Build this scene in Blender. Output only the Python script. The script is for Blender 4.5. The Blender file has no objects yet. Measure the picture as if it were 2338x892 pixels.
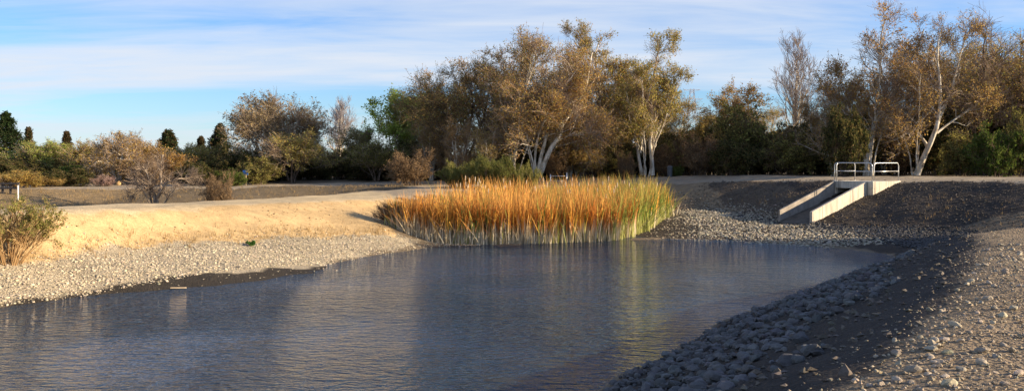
import bpy, bmesh, math, random
import numpy as np
from mathutils import Vector
from mathutils.geometry import delaunay_2d_cdt

random.seed(7)
RNG = np.random.default_rng(11)
scene = bpy.context.scene
col = scene.collection

# ------------------------------------------------------------------ camera
# focal length in pixels of the 2338 px wide photograph, principal column, horizon row, eye height
F, HX, HY, CAMZ = 2109.0, 1169.0, 362.0, 1.65
cam_data = bpy.data.cameras.new("camera")
cam = bpy.data.objects.new("camera", cam_data)
col.objects.link(cam)
cam.location = (0, 0, CAMZ)
cam.rotation_euler = (math.radians(90), 0, 0)
cam_data.sensor_fit = 'HORIZONTAL'
cam_data.angle = 2 * math.atan(1169.0 / F)
cam_data.shift_y = -84.0 / 2338.0
cam_data.clip_start = 0.05
cam_data.clip_end = 5000
scene.camera = cam

# ------------------------------------------------------------------ sun and sky
SUN_EL, SUN_AZ = 16.5, 99.0            # degrees; azimuth clockwise from +Y (camera looks along +Y)
el, az = math.radians(SUN_EL), math.radians(SUN_AZ)
SUN = Vector((math.sin(az) * math.cos(el), math.cos(az) * math.cos(el), math.sin(el)))
sl = bpy.data.lights.new("sun", 'SUN')
sl.energy = 5.0
sl.angle = math.radians(0.5)
sl.color = (1.0, 0.80, 0.55)
so = bpy.data.objects.new("sun", sl)
col.objects.link(so)
so.rotation_euler = (-SUN).to_track_quat('-Z', 'Y').to_euler()
so.location = SUN * 60

world = bpy.data.worlds.new("World")
scene.world = world
world.use_nodes = True
wt = world.node_tree
wt.nodes.clear()
def N(t, typ, **kw):
    n = t.nodes.new(typ)
    for k, v in kw.items():
        setattr(n, k, v)
    return n
def vmath(t, op, a, b=None):
    n = N(t, 'ShaderNodeVectorMath', operation=op)
    for i, s in enumerate((a, b)):
        if s is None: continue
        if isinstance(s, (tuple, list)): n.inputs[i].default_value = s
        else: t.links.new(s, n.inputs[i])
    return n.outputs[0]
def fmath(t, op, a, b=None, c=None, clamp=False):
    n = N(t, 'ShaderNodeMath', operation=op, use_clamp=clamp)
    for i, s in enumerate((a, b, c)):
        if s is None: continue
        if isinstance(s, (int, float)): n.inputs[i].default_value = s
        else: t.links.new(s, n.inputs[i])
    return n.outputs[0]
def noise(t, vec, scale, detail=4, rough=0.55, dist=0.0):
    n = N(t, 'ShaderNodeTexNoise')
    if vec is not None: t.links.new(vec, n.inputs['Vector'])
    n.inputs['Scale'].default_value = scale
    n.inputs['Detail'].default_value = detail
    n.inputs['Roughness'].default_value = rough
    n.inputs['Distortion'].default_value = dist
    return n.outputs['Fac']
def ramp(t, fac, stops):
    n = N(t, 'ShaderNodeValToRGB')
    e = n.color_ramp.elements
    while len(e) < len(stops): e.new(0.5)
    for i, (p, c) in enumerate(stops):
        e[i].position = p
        e[i].color = (c, c, c, 1) if isinstance(c, (int, float)) else (*c, 1)
    t.links.new(fac, n.inputs[0])
    return n.outputs[0]

sky = N(wt, 'ShaderNodeTexSky', sky_type='NISHITA')
sky.sun_disc = False
sky.sun_elevation = el
sky.sun_rotation = az
sky.altitude = 50
sky.air_density = 1.0
sky.dust_density = 0.1
sky.ozone_density = 3.0
bg_sky = N(wt, 'ShaderNodeBackground')
bg_sky.inputs[1].default_value = 0.078
tn = N(wt, 'ShaderNodeMix', data_type='RGBA', blend_type='MULTIPLY')   # clear, deep blue winter air
tn.inputs[0].default_value = 1.0
tn.inputs[7].default_value = (0.66, 0.85, 1.20, 1)
wt.links.new(sky.outputs[0], tn.inputs[6])
wt.links.new(tn.outputs[2], bg_sky.inputs[0])
# thin streaks of high cloud, laid on a plane far overhead
tc = N(wt, 'ShaderNodeTexCoord')
sx = N(wt, 'ShaderNodeSeparateXYZ')
wt.links.new(tc.outputs['Generated'], sx.inputs[0])
zz = fmath(wt, 'ADD', fmath(wt, 'MAXIMUM', sx.outputs[2], 0.0), 0.10)
cx = N(wt, 'ShaderNodeCombineXYZ')
wt.links.new(fmath(wt, 'DIVIDE', sx.outputs[0], zz), cx.inputs[0])
wt.links.new(fmath(wt, 'DIVIDE', sx.outputs[1], zz), cx.inputs[1])
mp = N(wt, 'ShaderNodeMapping')
mp.inputs['Rotation'].default_value = (0, 0, math.radians(-33))
mp.inputs['Scale'].default_value = (0.34, 1.0, 1.0)
mp.inputs['Location'].default_value = (0.35, 0.62, 0.0)
wt.links.new(cx.outputs[0], mp.inputs[0])
n1 = noise(wt, mp.outputs[0], 0.62, 8, 0.52, 0.9)
n2 = noise(wt, mp.outputs[0], 2.4, 8, 0.62, 1.1)
cov = fmath(wt, 'ADD', fmath(wt, 'MULTIPLY', n1, 0.8), fmath(wt, 'MULTIPLY', n2, 0.25))
mask = ramp(wt, cov, [(0.43, 0.0), (0.55, 0.5), (0.67, 0.93)])
bg_c = N(wt, 'ShaderNodeBackground')
bg_c.inputs[0].default_value = (0.80, 0.86, 0.96, 1)
bg_c.inputs[1].default_value = 0.44
mixs = N(wt, 'ShaderNodeMixShader')
wt.links.new(mask, mixs.inputs[0])
wt.links.new(bg_sky.outputs[0], mixs.inputs[1])
wt.links.new(bg_c.outputs[0], mixs.inputs[2])
wo = N(wt, 'ShaderNodeOutputWorld')
wt.links.new(mixs.outputs[0], wo.inputs[0])

vs = scene.view_settings
vs.view_transform = 'Standard'
vs.look = 'None'
vs.exposure = 1.14
vs.gamma = 1.0
vs.use_curve_mapping = False
scene.cycles.max_bounces = 6
scene.cycles.transparent_max_bounces = 4

# ------------------------------------------------------------------ helpers
def P(px, py, z):
    """world point on the level z seen at photograph pixel (px, py)"""
    d = (CAMZ - z) * F / (py - HY)
    return ((px - HX) / F * d, d, z)
def X(px, d): return (px - HX) / F * d
def Zt(py, d): return CAMZ + (HY - py) / F * d

def tag(o, label=None, cat=None, group=None, kind=None):
    if label: o["label"] = label
    if cat: o["category"] = cat
    if group: o["group"] = group
    if kind: o["kind"] = kind
    return o
def empty(name, loc, rz=0.0):
    o = bpy.data.objects.new(name, None)
    o.empty_display_size = 0.3
    col.objects.link(o)
    o.location = loc
    o.rotation_euler = (0, 0, rz)
    return o
def link(name, me, parent=None):
    o = bpy.data.objects.new(name, me)
    col.objects.link(o)
    if parent: o.parent = parent
    return o
def np_mesh(name, v, f, mats, cols=None, smooth=False, midx=None, f2=None):
    """v (n,3); f (m,k) faces of one size; f2 optional second block of faces of another size"""
    me = bpy.data.meshes.new(name)
    v = np.asarray(v, np.float32)
    blocks = [np.asarray(f, np.int32)] + ([np.asarray(f2, np.int32)] if f2 is not None and len(f2) else [])
    blocks = [b for b in blocks if len(b)]
    loops = np.concatenate([b.ravel() for b in blocks])
    sizes = np.concatenate([np.full(len(b), b.shape[1], np.int32) for b in blocks])
    starts = np.concatenate([[0], np.cumsum(sizes)[:-1]]).astype(np.int32)
    me.vertices.add(len(v)); me.vertices.foreach_set('co', v.ravel())
    me.loops.add(len(loops)); me.loops.foreach_set('vertex_index', loops)
    me.polygons.add(len(sizes)); me.polygons.foreach_set('loop_start', starts)
    try: me.polygons.foreach_set('loop_total', sizes)
    except Exception: pass
    for m in mats: me.materials.append(m)
    if midx is not None: me.polygons.foreach_set('material_index', np.asarray(midx, np.int32))
    me.polygons.foreach_set('use_smooth', np.full(len(sizes), smooth, bool))
    if cols is not None:
        a = me.color_attributes.new('Col', 'FLOAT_COLOR', 'POINT')
        c4 = np.ones((len(v), 4), np.float32); c4[:, :3] = cols
        a.data.foreach_set('color', c4.ravel())
    me.update(calc_edges=True)
    me.validate()
    return me
def bm_mesh(name, bm, mat, smooth=False):
    bmesh.ops.recalc_face_normals(bm, faces=bm.faces)
    me = bpy.data.meshes.new(name)
    bm.to_mesh(me); bm.free()
    me.materials.append(mat)
    for p in me.polygons: p.use_smooth = smooth
    return me

def mat_new(name):
    m = bpy.data.materials.new(name)
    m.use_nodes = True
    t = m.node_tree
    return m, t, t.nodes['Principled BSDF']
def mixc(t, fac, a, b, mode='MIX'):
    n = N(t, 'ShaderNodeMix', data_type='RGBA', blend_type=mode)
    for sock, s in ((n.inputs[0], fac), (n.inputs[6], a), (n.inputs[7], b)):
        if isinstance(s, (int, float)): sock.default_value = s
        elif isinstance(s, tuple): sock.default_value = (*s, 1) if len(s) == 3 else s
        else: t.links.new(s, sock)
    return n.outputs[2]
def bump(t, bs, h, strength, dist=0.05):
    n = N(t, 'ShaderNodeBump')
    n.inputs['Strength'].default_value = strength
    n.inputs['Distance'].default_value = dist
    t.links.new(h, n.inputs['Height'])
    t.links.new(n.outputs[0], bs.inputs['Normal'])

# ------------------------------------------------------------------ materials
def mat_ground():
    m, t, bs = mat_new('earth')
    at = N(t, 'ShaderNodeAttribute', attribute_name='Col')
    tc = N(t, 'ShaderNodeTexCoord')
    o = tc.outputs['Object']
    big = noise(t, o, 0.35, 5, 0.6, 0.3)
    mid = noise(t, o, 2.2, 5, 0.65)
    fine = noise(t, o, 14, 5, 0.7)
    vor = N(t, 'ShaderNodeTexVoronoi'); vor.inputs['Scale'].default_value = 22
    t.links.new(o, vor.inputs['Vector'])
    c = mixc(t, 1.0, at.outputs['Color'], ramp(t, big, [(0.3, 0.80), (0.7, 1.12)]), 'MULTIPLY')
    c = mixc(t, 1.0, c, ramp(t, mid, [(0.3, 0.80), (0.7, 1.15)]), 'MULTIPLY')
    c = mixc(t, 1.0, c, ramp(t, fine, [(0.3, 0.72), (0.7, 1.22)]), 'MULTIPLY')
    t.links.new(c, bs.inputs['Base Color'])
    bs.inputs['Roughness'].default_value = 0.95
    bs.inputs['Specular IOR Level'].default_value = 0.15
    h = fmath(t, 'ADD', fmath(t, 'MULTIPLY', mid, 1.2), fmath(t, 'MULTIPLY', fine, 0.5))
    h = fmath(t, 'SUBTRACT', h, fmath(t, 'MULTIPLY', vor.outputs['Distance'], 0.45))
    at2 = N(t, 'ShaderNodeAttribute', attribute_name='Rough')
    n = N(t, 'ShaderNodeBump')
    t.links.new(at2.outputs['Fac'], n.inputs['Strength'])
    n.inputs['Distance'].default_value = 0.10
    t.links.new(h, n.inputs['Height'])
    t.links.new(n.outputs[0], bs.inputs['Normal'])
    return m
def mat_stone(name, spec=0.2):
    m, t, bs = mat_new(name)
    at = N(t, 'ShaderNodeAttribute', attribute_name='Col')
    tc = N(t, 'ShaderNodeTexCoord')
    geo = N(t, 'ShaderNodeNewGeometry')
    n1 = noise(t, geo.outputs['Position'], 9, 5, 0.65)
    n2 = noise(t, geo.outputs['Position'], 45, 4, 0.7)
    oi = N(t, 'ShaderNodeObjectInfo')
    c = mixc(t, 1.0, at.outputs['Color'], ramp(t, n1, [(0.3, 0.68), (0.72, 1.2)]), 'MULTIPLY')
    c = mixc(t, 1.0, c, ramp(t, n2, [(0.3, 0.8), (0.7, 1.15)]), 'MULTIPLY')
    c = mixc(t, 1.0, c, oi.outputs['Color'], 'MULTIPLY')
    t.links.new(c, bs.inputs['Base Color'])
    bs.inputs['Roughness'].default_value = 0.85
    bs.inputs['Specular IOR Level'].default_value = spec
    bump(t, bs, n2, 0.5, 0.02)
    return m
def mat_leaf(name, trans=0.46):
    m = bpy.data.materials.new(name); m.use_nodes = True
    t = m.node_tree; t.nodes.clear()
    at = N(t, 'ShaderNodeAttribute', attribute_name='Col')
    oi = N(t, 'ShaderNodeObjectInfo')
    c = mixc(t, 1.0, at.outputs['Color'], oi.outputs['Color'], 'MULTIPLY')
    d = N(t, 'ShaderNodeBsdfDiffuse'); tr = N(t, 'ShaderNodeBsdfTranslucent')
    t.links.new(c, d.inputs[0]); t.links.new(c, tr.inputs[0])
    mx = N(t, 'ShaderNodeMixShader'); mx.inputs[0].default_value = trans
    t.links.new(d.outputs[0], mx.inputs[1]); t.links.new(tr.outputs[0], mx.inputs[2])
    out = N(t, 'ShaderNodeOutputMaterial'); t.links.new(mx.outputs[0], out.inputs[0])
    return m
def mat_bark(name, c1, c2, c3, scale=3.0):
    m, t, bs = mat_new(name)
    tc = N(t, 'ShaderNodeTexCoord')
    mp = N(t, 'ShaderNodeMapping'); mp.inputs['Scale'].default_value = (1, 1, 0.45)
    t.links.new(tc.outputs['Object'], mp.inputs[0])
    n1 = noise(t, mp.outputs[0], scale, 4, 0.6, 0.4)
    n2 = noise(t, mp.outputs[0], scale * 6, 4, 0.6)
    c = ramp(t, n1, [(0.36, c1), (0.50, c2), (0.64, c3)])
    c = mixc(t, 1.0, c, ramp(t, n2, [(0.3, 0.75), (0.7, 1.15)]), 'MULTIPLY')
    t.links.new(c, bs.inputs['Base Color'])
    bs.inputs['Roughness'].default_value = 0.9
    bs.inputs['Specular IOR Level'].default_value = 0.1
    bump(t, bs, n2, 0.4, 0.03)
    return m
def mat_plain(name, c, rough=0.7, metal=0.0, var=0.25, scale=4.0, bmp=0.2, spec=0.3):
    m, t, bs = mat_new(name)
    tc = N(t, 'ShaderNodeTexCoord')
    n1 = noise(t, tc.outputs['Object'], scale, 6, 0.65)
    c2 = mixc(t, 1.0, tuple(c), ramp(t, n1, [(0.3, 1 - var), (0.7, 1 + var * 0.6)]), 'MULTIPLY')
    t.links.new(c2, bs.inputs['Base Color'])
    bs.inputs['Roughness'].default_value = rough
    bs.inputs['Metallic'].default_value = metal
    bs.inputs['Specular IOR Level'].default_value = spec
    bump(t, bs, n1, bmp, 0.02)
    return m
def mat_concrete():
    m, t, bs = mat_new('concrete')
    tc = N(t, 'ShaderNodeTexCoord')
    o = tc.outputs['Object']
    n1 = noise(t, o, 1.3, 6, 0.65)
    n2 = noise(t, o, 30, 4, 0.6)
    mp = N(t, 'ShaderNodeMapping'); mp.inputs['Scale'].default_value = (5, 5, 0.35)
    t.links.new(o, mp.inputs[0])
    n3 = noise(t, mp.outputs[0], 1.0, 5, 0.7)
    c = mixc(t, ramp(t, n1, [(0.35, 0.0), (0.7, 1.0)]), (0.62, 0.56, 0.45), (0.46, 0.41, 0.33))
    c = mixc(t, ramp(t, n3, [(0.48, 0.0), (0.66, 0.75)]), c, (0.20, 0.175, 0.14))
    c = mixc(t, 1.0, c, ramp(t, n2, [(0.3, 0.85), (0.7, 1.1)]), 'MULTIPLY')
    t.links.new(c, bs.inputs['Base Color'])
    bs.inputs['Roughness'].default_value = 0.9
    bs.inputs['Specular IOR Level'].default_value = 0.2
    bump(t, bs, n2, 0.25, 0.01)
    return m
def mat_water():
    m, t, bs = mat_new('pond_water')
    tc = N(t, 'ShaderNodeTexCoord')
    o = tc.outputs['Object']
    mp = N(t, 'ShaderNodeMapping')
    mp.inputs['Rotation'].default_value = (0, 0, math.radians(14))
    mp.inputs['Scale'].default_value = (1.0, 2.0, 1.0)
    t.links.new(o, mp.inputs[0])
    big = noise(t, o, 0.16, 3, 0.5, 0.3)
    a = noise(t, mp.outputs[0], 2.0, 2, 0.45, 0.5)
    b = noise(t, mp.outputs[0], 4.8, 2, 0.5, 0.6)
    c = noise(t, mp.outputs[0], 7.0, 2, 0.5, 0.4)
    amp = ramp(t, big, [(0.36, 0.35), (0.64, 1.3)])
    h = fmath(t, 'ADD', fmath(t, 'MULTIPLY', a, 0.9), fmath(t, 'MULTIPLY', b, 0.55))
    h = fmath(t, 'ADD', h, fmath(t, 'MULTIPLY', c, 0.22))
    h = fmath(t, 'MULTIPLY', h, amp)
    bs.inputs['Base Color'].default_value = (0.022, 0.042, 0.066, 1)
    bs.inputs['Roughness'].default_value = 0.05
    bs.inputs['IOR'].default_value = 1.333
    bs.inputs['Specular IOR Level'].default_value = 0.5
    bump(t, bs, h, 1.0, 0.20)
    return m

M_EARTH = mat_ground()
M_STONE = mat_stone('field_stone')
M_LEAF = mat_leaf('leaf')
M_REED = mat_leaf('reed', 0.25)
M_TWIG = mat_leaf('twig', 0.0)
M_WHITE = mat_bark('pale_bark', (0.30, 0.24, 0.17), (0.62, 0.55, 0.43), (0.78, 0.72, 0.60))
M_BROWN = mat_bark('brown_bark', (0.07, 0.05, 0.035), (0.13, 0.095, 0.07), (0.20, 0.155, 0.115))
M_CONC = mat_concrete()
M_STEEL = mat_plain('galvanised_steel', (0.62, 0.62, 0.60), 0.38, 0.85, 0.15, 8, 0.05)
M_WATER = mat_water()
# ------------------------------------------------------------------ terrain: surveyed break lines -> triangulated -> fine grid
WATER_Z = -2.25
near_crest = [(-9, -14, 0), (-4.3, -5, 0), (-1.5, 0, 0), P(1880, 892, 0), P(2060, 760, 0), P(2160, 680, 0), P(2222, 600, 0),
              P(2240, 550, -.05), P(2228, 525, -.15), (14.2, 25.2, -.2), (19, 26, -.2), (28, 26, -.1), (45, 24, 0), (75, 22, 0.1)]
waterline = [(-34, 3, WATER_Z), (-24, 12, WATER_Z), (-17.5, 19, WATER_Z)] + [P(*q, WATER_Z) for q in (
    (0, 699), (200, 674), (450, 650), (650, 632), (795, 617), (745, 601), (880, 576), (1000, 557), (1250, 553), (1450, 541),
    (1540, 545), (1700, 550), (1850, 556), (1950, 566), (2040, 580), (2058, 595), (2030, 612), (1900, 652), (1650, 740), (1395, 892))] + [
    (-1.6, 10, WATER_Z), (-5.5, 3, WATER_Z), (-9.5, -5, WATER_Z), (-14, -14, WATER_Z)]
pond_deep = [(-16, 6, -2.75), (-10, 16, -2.8), (-7, 24, -2.8), (-1, 33, -2.8), (5, 37, -2.75), (10, 37, -2.7), (8, 32, -2.8), (1, 22, -2.8), (-6, 10, -2.8)]
left_toe = [(-36, 5.5, -1.3), (-26, 13.5, -1.3), (-18.5, 21.5, -1.3), P(0, 602, -1.35), P(110, 592, -1.4), P(300, 570, -1.45), P(550, 552, -1.5),
            P(750, 540, -1.55), P(900, 530, -1.6)]
back_toe = [(-4.0, 50, -1.75), (-2.2, 58, -1.85), (2, 64.0, -1.85), (8, 66, -1.85), P(1540, 476, -1.85), P(1640, 481, -1.85),
            (15.2, 53.4, -1.9), (16.4, 50.1, -1.98), (18.8, 47.8, -1.95), (20.8, 45.6, -1.9), (22.0, 42.5, -1.85), (21.2, 38.5, -1.8), (19.5, 35.2, -1.75), (24, 33.8, -1.4), (30, 33, -.9), (42, 32, -.3)]
far_mid = [(16.0, 62, -.85), (17.6, 59.3, -.6), (19.3, 56.5, -.45), (21.4, 53.8, -.45), (23.6, 50.0, -.45), (25.3, 46.3, -.45), (28, 42.5, -.4)]
far_crest = [(80, 34, .5), (47, 38.5, .5), (32.5, 44, .5), (28.2, 48, .46), (26, 51.5, .4), (23.5, 55.9, .3), (21.8, 57.9, .3), (19.5, 61, .25), (17.5, 65, .1), (14.5, 68.5, -.1),
             (10.5, 71, -.3), (2, 69, -.4), (-4, 62, -.45), P(920, 450, -.45)]
left_crest = [P(920, 450, -.45), P(750, 456, -.35), P(500, 468, -.25), P(120, 485, -.1), (-18.2, 26, -.1), (-24.5, 18.5, -.1), (-36, 10, 0)]
levee_back = [(-9.5, 60, -.45), (-10.3, 54, -.42), (-12.8, 47, -.32), (-16, 40, -.25), (-19.2, 32, -.12), (-25, 25, -.1), (-40, 17, 0)]
basin_near = [(-13.2, 60, -1.9), (-14.4, 55, -1.9), (-16.4, 49, -1.9), (-20, 42, -1.9), (-24, 36, -1.9), (-32, 30, -1.9), (-48, 24, -1.9)]
basin_far = [(-13.5, 64.5, -1.8), (-20, 61, -1.75), (-26, 58.5, -1.7), (-33, 56.5, -1.6), (-44, 53, -1.6), (-58, 49, -1.6)]
basin_crest = [(-7, 66, -.45), (-9, 71, -.4), (-14, 69.5, -.4), (-22, 66, -.42), (-33, 62.5, -.42), (-46, 58, -.42), (-62, 53, -.4)]
road_back = [(80, 43, .5), (40, 50, .5), (30, 59, .48), (22, 66.5, .42), (17, 75, .3), (8, 78, .05), (-4, 78, -.2), (-16, 76, -.35), (-40, 68, -.4), (-64, 60, -.4)]
corners = [(-160, -80, 0), (160, -80, 0), (160, 160, .3), (-160, 160, -.4)]
lines = [near_crest, waterline, pond_deep, left_toe, back_toe, far_mid, far_crest, left_crest[1:], levee_back, basin_near, basin_far, basin_crest, road_back]
tv, tz, te = [], [], []
for ln in lines:
    for i, q in enumerate(ln):
        tv.append(Vector((q[0], q[1]))); tz.append(q[2])
        if i: te.append((len(tv) - 2, len(tv) - 1))
for q in corners:
    tv.append(Vector(q[:2])); tz.append(q[2])
cv, ce, cf, ov, oe, of_ = delaunay_2d_cdt(tv, te, [], 0, 1e-5)
cz = []
for i, o in enumerate(ov):
    if o: cz.append(tz[o[0]])
    else:
        k = min(range(len(tv)), key=lambda j: (tv[j] - cv[i]).length); cz.append(tz[k])
GS = 0.25
GX0, GX1, GY0, GY1 = -64.0, 64.0, -14.0, 112.0
gx = np.arange(GX0, GX1 + 1e-6, GS); gy = np.arange(GY0, GY1 + 1e-6, GS)
HG = np.zeros((len(gy), len(gx)))
for f in cf:
    (ax, ay), (bx, by), (cx_, cy_) = [cv[i] for i in f]
    za, zb, zc = [cz[i] for i in f]
    i0 = max(0, int((min(ax, bx, cx_) - GX0) / GS)); i1 = min(len(gx) - 1, int((max(ax, bx, cx_) - GX0) / GS) + 1)
    j0 = max(0, int((min(ay, by, cy_) - GY0) / GS)); j1 = min(len(gy) - 1, int((max(ay, by, cy_) - GY0) / GS) + 1)
    if i1 < i0 or j1 < j0: continue
    xx, yy = np.meshgrid(gx[i0:i1 + 1], gy[j0:j1 + 1])
    den = (by - cy_) * (ax - cx_) + (cx_ - bx) * (ay - cy_)
    if abs(den) < 1e-9: continue
    l1 = ((by - cy_) * (xx - cx_) + (cx_ - bx) * (yy - cy_)) / den
    l2 = ((cy_ - ay) * (xx - cx_) + (ax - cx_) * (yy - cy_)) / den
    l3 = 1 - l1 - l2
    ins = (l1 >= -1e-6) & (l2 >= -1e-6) & (l3 >= -1e-6)
    sub = HG[j0:j1 + 1, i0:i1 + 1]
    sub[ins] = (l1 * za + l2 * zb + l3 * zc)[ins]
def blur(a, sig):
    r = int(sig * 3 / GS) + 1
    k = np.exp(-0.5 * (np.arange(-r, r + 1) * GS / sig) ** 2); k /= k.sum()
    p = np.pad(a, r, mode='edge')
    p = np.apply_along_axis(lambda m: np.convolve(m, k, 'valid'), 0, p)
    return np.apply_along_axis(lambda m: np.convolve(m, k, 'valid'), 1, p)
HG = blur(HG, 0.45)
GXX, GYY = np.meshgrid(gx, gy)
def vnoise(x, y, s, seed):
    r = np.random.default_rng(seed).random((256, 256))
    u, v = x / s, y / s
    iu, iv = np.floor(u).astype(int), np.floor(v).astype(int)
    fu, fv = u - iu, v - iv
    fu, fv = fu * fu * (3 - 2 * fu), fv * fv * (3 - 2 * fv)
    g = lambda a, b: r[a % 256, b % 256]
    return (g(iu, iv) * (1 - fu) + g(iu + 1, iv) * fu) * (1 - fv) + (g(iu, iv + 1) * (1 - fu) + g(iu + 1, iv + 1) * fu) * fv - 0.5
HG += vnoise(GXX, GYY, 3.1, 1) * 0.10 + vnoise(GXX, GYY, 1.1, 2) * 0.06 + vnoise(GXX, GYY, 0.5, 3) * 0.04
def inpoly(x, y, poly):
    c = np.zeros(np.shape(x), bool)
    n = len(poly)
    for i in range(n):
        x0, y0 = poly[i][0], poly[i][1]; x1, y1 = poly[(i + 1) % n][0], poly[(i + 1) % n][1]
        if y0 == y1: continue
        c ^= ((y0 > y) != (y1 > y)) & (x < (x1 - x0) * (y - y0) / (y1 - y0) + x0)
    return c
def pdist(x, y, line):
    d = np.full(np.shape(x), 1e9)
    for i in range(len(line) - 1):
        x0, y0 = line[i][0], line[i][1]; dx, dy = line[i + 1][0] - x0, line[i + 1][1] - y0
        t = np.clip(((x - x0) * dx + (y - y0) * dy) / (dx * dx + dy * dy + 1e-12), 0, 1)
        d = np.minimum(d, np.hypot(x - x0 - t * dx, y - y0 - t * dy))
    return d
# the concrete chute's frame: origin at the right front corner of the headwall
CU, CV = np.array((.787, .617)), np.array((.617, -.787))      # into the bank, to the right
CA = np.array((21.1, 54.0))
s_ = -((GXX - CA[0]) * CU[0] + (GYY - CA[1]) * CU[1])           # down the chute
v_ = (GXX - CA[0]) * CV[0] + (GYY - CA[1]) * CV[1]
def chute_floor(s): return np.where(s > 0, -0.62 - 1.36 * s / 6.0, -0.62)
carve = (s_ > -2.6) & (s_ < 6.2) & (v_ > -2.35) & (v_ < -0.6)
HG = np.where(carve, np.minimum(HG, chute_floor(s_) - 0.25), HG)
def hgt(x, y):
    x = np.clip(np.asarray(x, float), GX0, GX1 - 1e-3); y = np.clip(np.asarray(y, float), GY0, GY1 - 1e-3)
    u, v = (x - GX0) / GS, (y - GY0) / GS
    i, j = u.astype(int), v.astype(int); fu, fv = u - i, v - j
    return (HG[j, i] * (1 - fu) + HG[j, i + 1] * fu) * (1 - fv) + (HG[j + 1, i] * (1 - fu) + HG[j + 1, i + 1] * fu) * fv
def gz(x, y): return float(hgt(np.array([x]), np.array([y]))[0])

# zones
poly_slope = left_crest + left_toe                               # tan levee face (crest runs right->left, toe left->right)
poly_top = left_crest[::-1] + levee_back
poly_apron = left_toe + waterline[:12][::-1]
poly_mud = [P(*q, -2.2) for q in ((0, 696), (200, 671), (330, 655), (400, 646), (470, 635), (560, 626), (700, 607), (780, 602), (840, 612), (850, 640), (700, 660), (400, 690), (200, 710), (0, 730))]
poly_near = near_crest + [(75, -14, 0)]
poly_bank = near_crest + [(42, 32, 0), (30, 33, 0), (24, 33.8, 0), (19.5, 35.2, 0), (16.5, 37.0, 0)] + waterline[17:]
poly_flat = waterline[11:18] + [(19.5, 35.2, 0), (21.2, 38.5, 0), (22, 42.5, 0), (20.8, 45.6, 0), (18.8, 47.8, 0), (16.4, 50.1, 0), (15.2, 53.4, 0)] + [P(1640, 481, -1.85), P(1540, 476, -1.85), (8, 66, 0), (2, 64, 0), (-2.2, 58, 0), (-4, 50, 0)]
poly_road = far_crest + road_back[::-1]
poly_bfloor = basin_near + basin_far[::-1]
poly_bbank = basin_far + basin_crest[::-1]
def zones(x, y):
    """base colour and relief strength of the ground at x, y"""
    n = np.shape(x)
    c = np.empty((*n, 3)); c[:] = (0.16, 0.125, 0.075)                 # leaf litter under the trees
    r = np.full(n, 0.55)
    jx, jy = x + vnoise(x, y, 1.3, 21) * 0.8 + vnoise(x, y, .4, 22) * .3, y + vnoise(x, y, 1.3, 23) * 0.8 + vnoise(x, y, .4, 24) * .3
    def put(m, cc, rr): c[m] = cc; r[m] = rr
    put((jy < 80) & (jx < 60) & (jy > -20), (0.20, 0.155, 0.10), 0.5)
    put(inpoly(jx, jy, basin_crest[1:] + road_back[5:][::-1]), (0.42, 0.34, 0.22), 0.4)
    put(inpoly(jx, jy, poly_road), (0.36, 0.295, 0.205), 0.35)
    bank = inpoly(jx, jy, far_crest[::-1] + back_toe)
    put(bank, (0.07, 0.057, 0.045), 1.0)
    put(bank & (jx < 18.2) & (jy > 54), (0.14, 0.108, 0.075), 1.0)  # lighter earth stands in for sunlight on the slope left of the chute
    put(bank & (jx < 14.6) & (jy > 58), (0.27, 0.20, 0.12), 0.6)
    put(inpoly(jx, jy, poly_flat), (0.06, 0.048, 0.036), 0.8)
    put(inpoly(jx, jy, poly_bfloor), (0.25, 0.21, 0.16), 0.6)
    put(inpoly(jx, jy, poly_bbank), (0.27, 0.195, 0.105), 0.6)
    put(inpoly(jx, jy, poly_bbank) & (jx > -27 + vnoise(x, y, 4, 26) * 8), (0.16, 0.125, 0.08), 0.8)  # darker tone stands in for the shadow band across this bank
    put(inpoly(jx, jy, poly_top), (0.56, 0.44, 0.26), 0.3)
    put(inpoly(jx, jy, poly_slope), (0.51, 0.36, 0.18), 0.28)
    put(inpoly(jx, jy, poly_apron), (0.42, 0.355, 0.25), 0.9)
    put(inpoly(jx, jy, poly_mud), (0.05, 0.042, 0.032), 0.6)
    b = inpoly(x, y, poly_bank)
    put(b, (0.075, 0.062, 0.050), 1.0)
    pl = inpoly(jx, jy, poly_near)
    put(pl, (0.285, 0.22, 0.145), 1.0)
    return c, r
# ground sheet: fine where the photograph looks closely, stretching to the horizon
def stretch(a, b, n): return np.sign(b) * (abs(a) + (abs(b) - abs(a)) * (np.arange(1, n + 1) / n) ** 3)
xs = np.concatenate([stretch(-62, -2500, 14)[::-1], np.arange(-62, -32, .8), np.arange(-32, 34, .25), np.arange(34, 62.1, .8), stretch(62, 2500, 14)])
ys = np.concatenate([stretch(-13.5, -900, 8)[::-1], np.arange(-13.5, 2, .5), np.arange(2, 74, .25), np.arange(74, 111, 1.0), stretch(111, 3500, 16)])
XX, YY = np.meshgrid(xs, ys)
ZZ = hgt(XX, YY)
far = np.maximum(np.maximum(np.abs(XX) - 62, YY - 111), -13.5 - YY)
ZZ = np.where(far > 0, ZZ * np.exp(-np.maximum(far, 0) / 60) , ZZ)
CC, RR = zones(XX, YY)
nx, ny = len(xs), len(ys)
idx = np.arange(nx * ny).reshape(ny, nx)
Q = np.stack([idx[:-1, :-1], idx[:-1, 1:], idx[1:, 1:], idx[1:, :-1]], -1).reshape(-1, 4)
V = np.stack([XX, YY, ZZ], -1).reshape(-1, 3)
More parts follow.
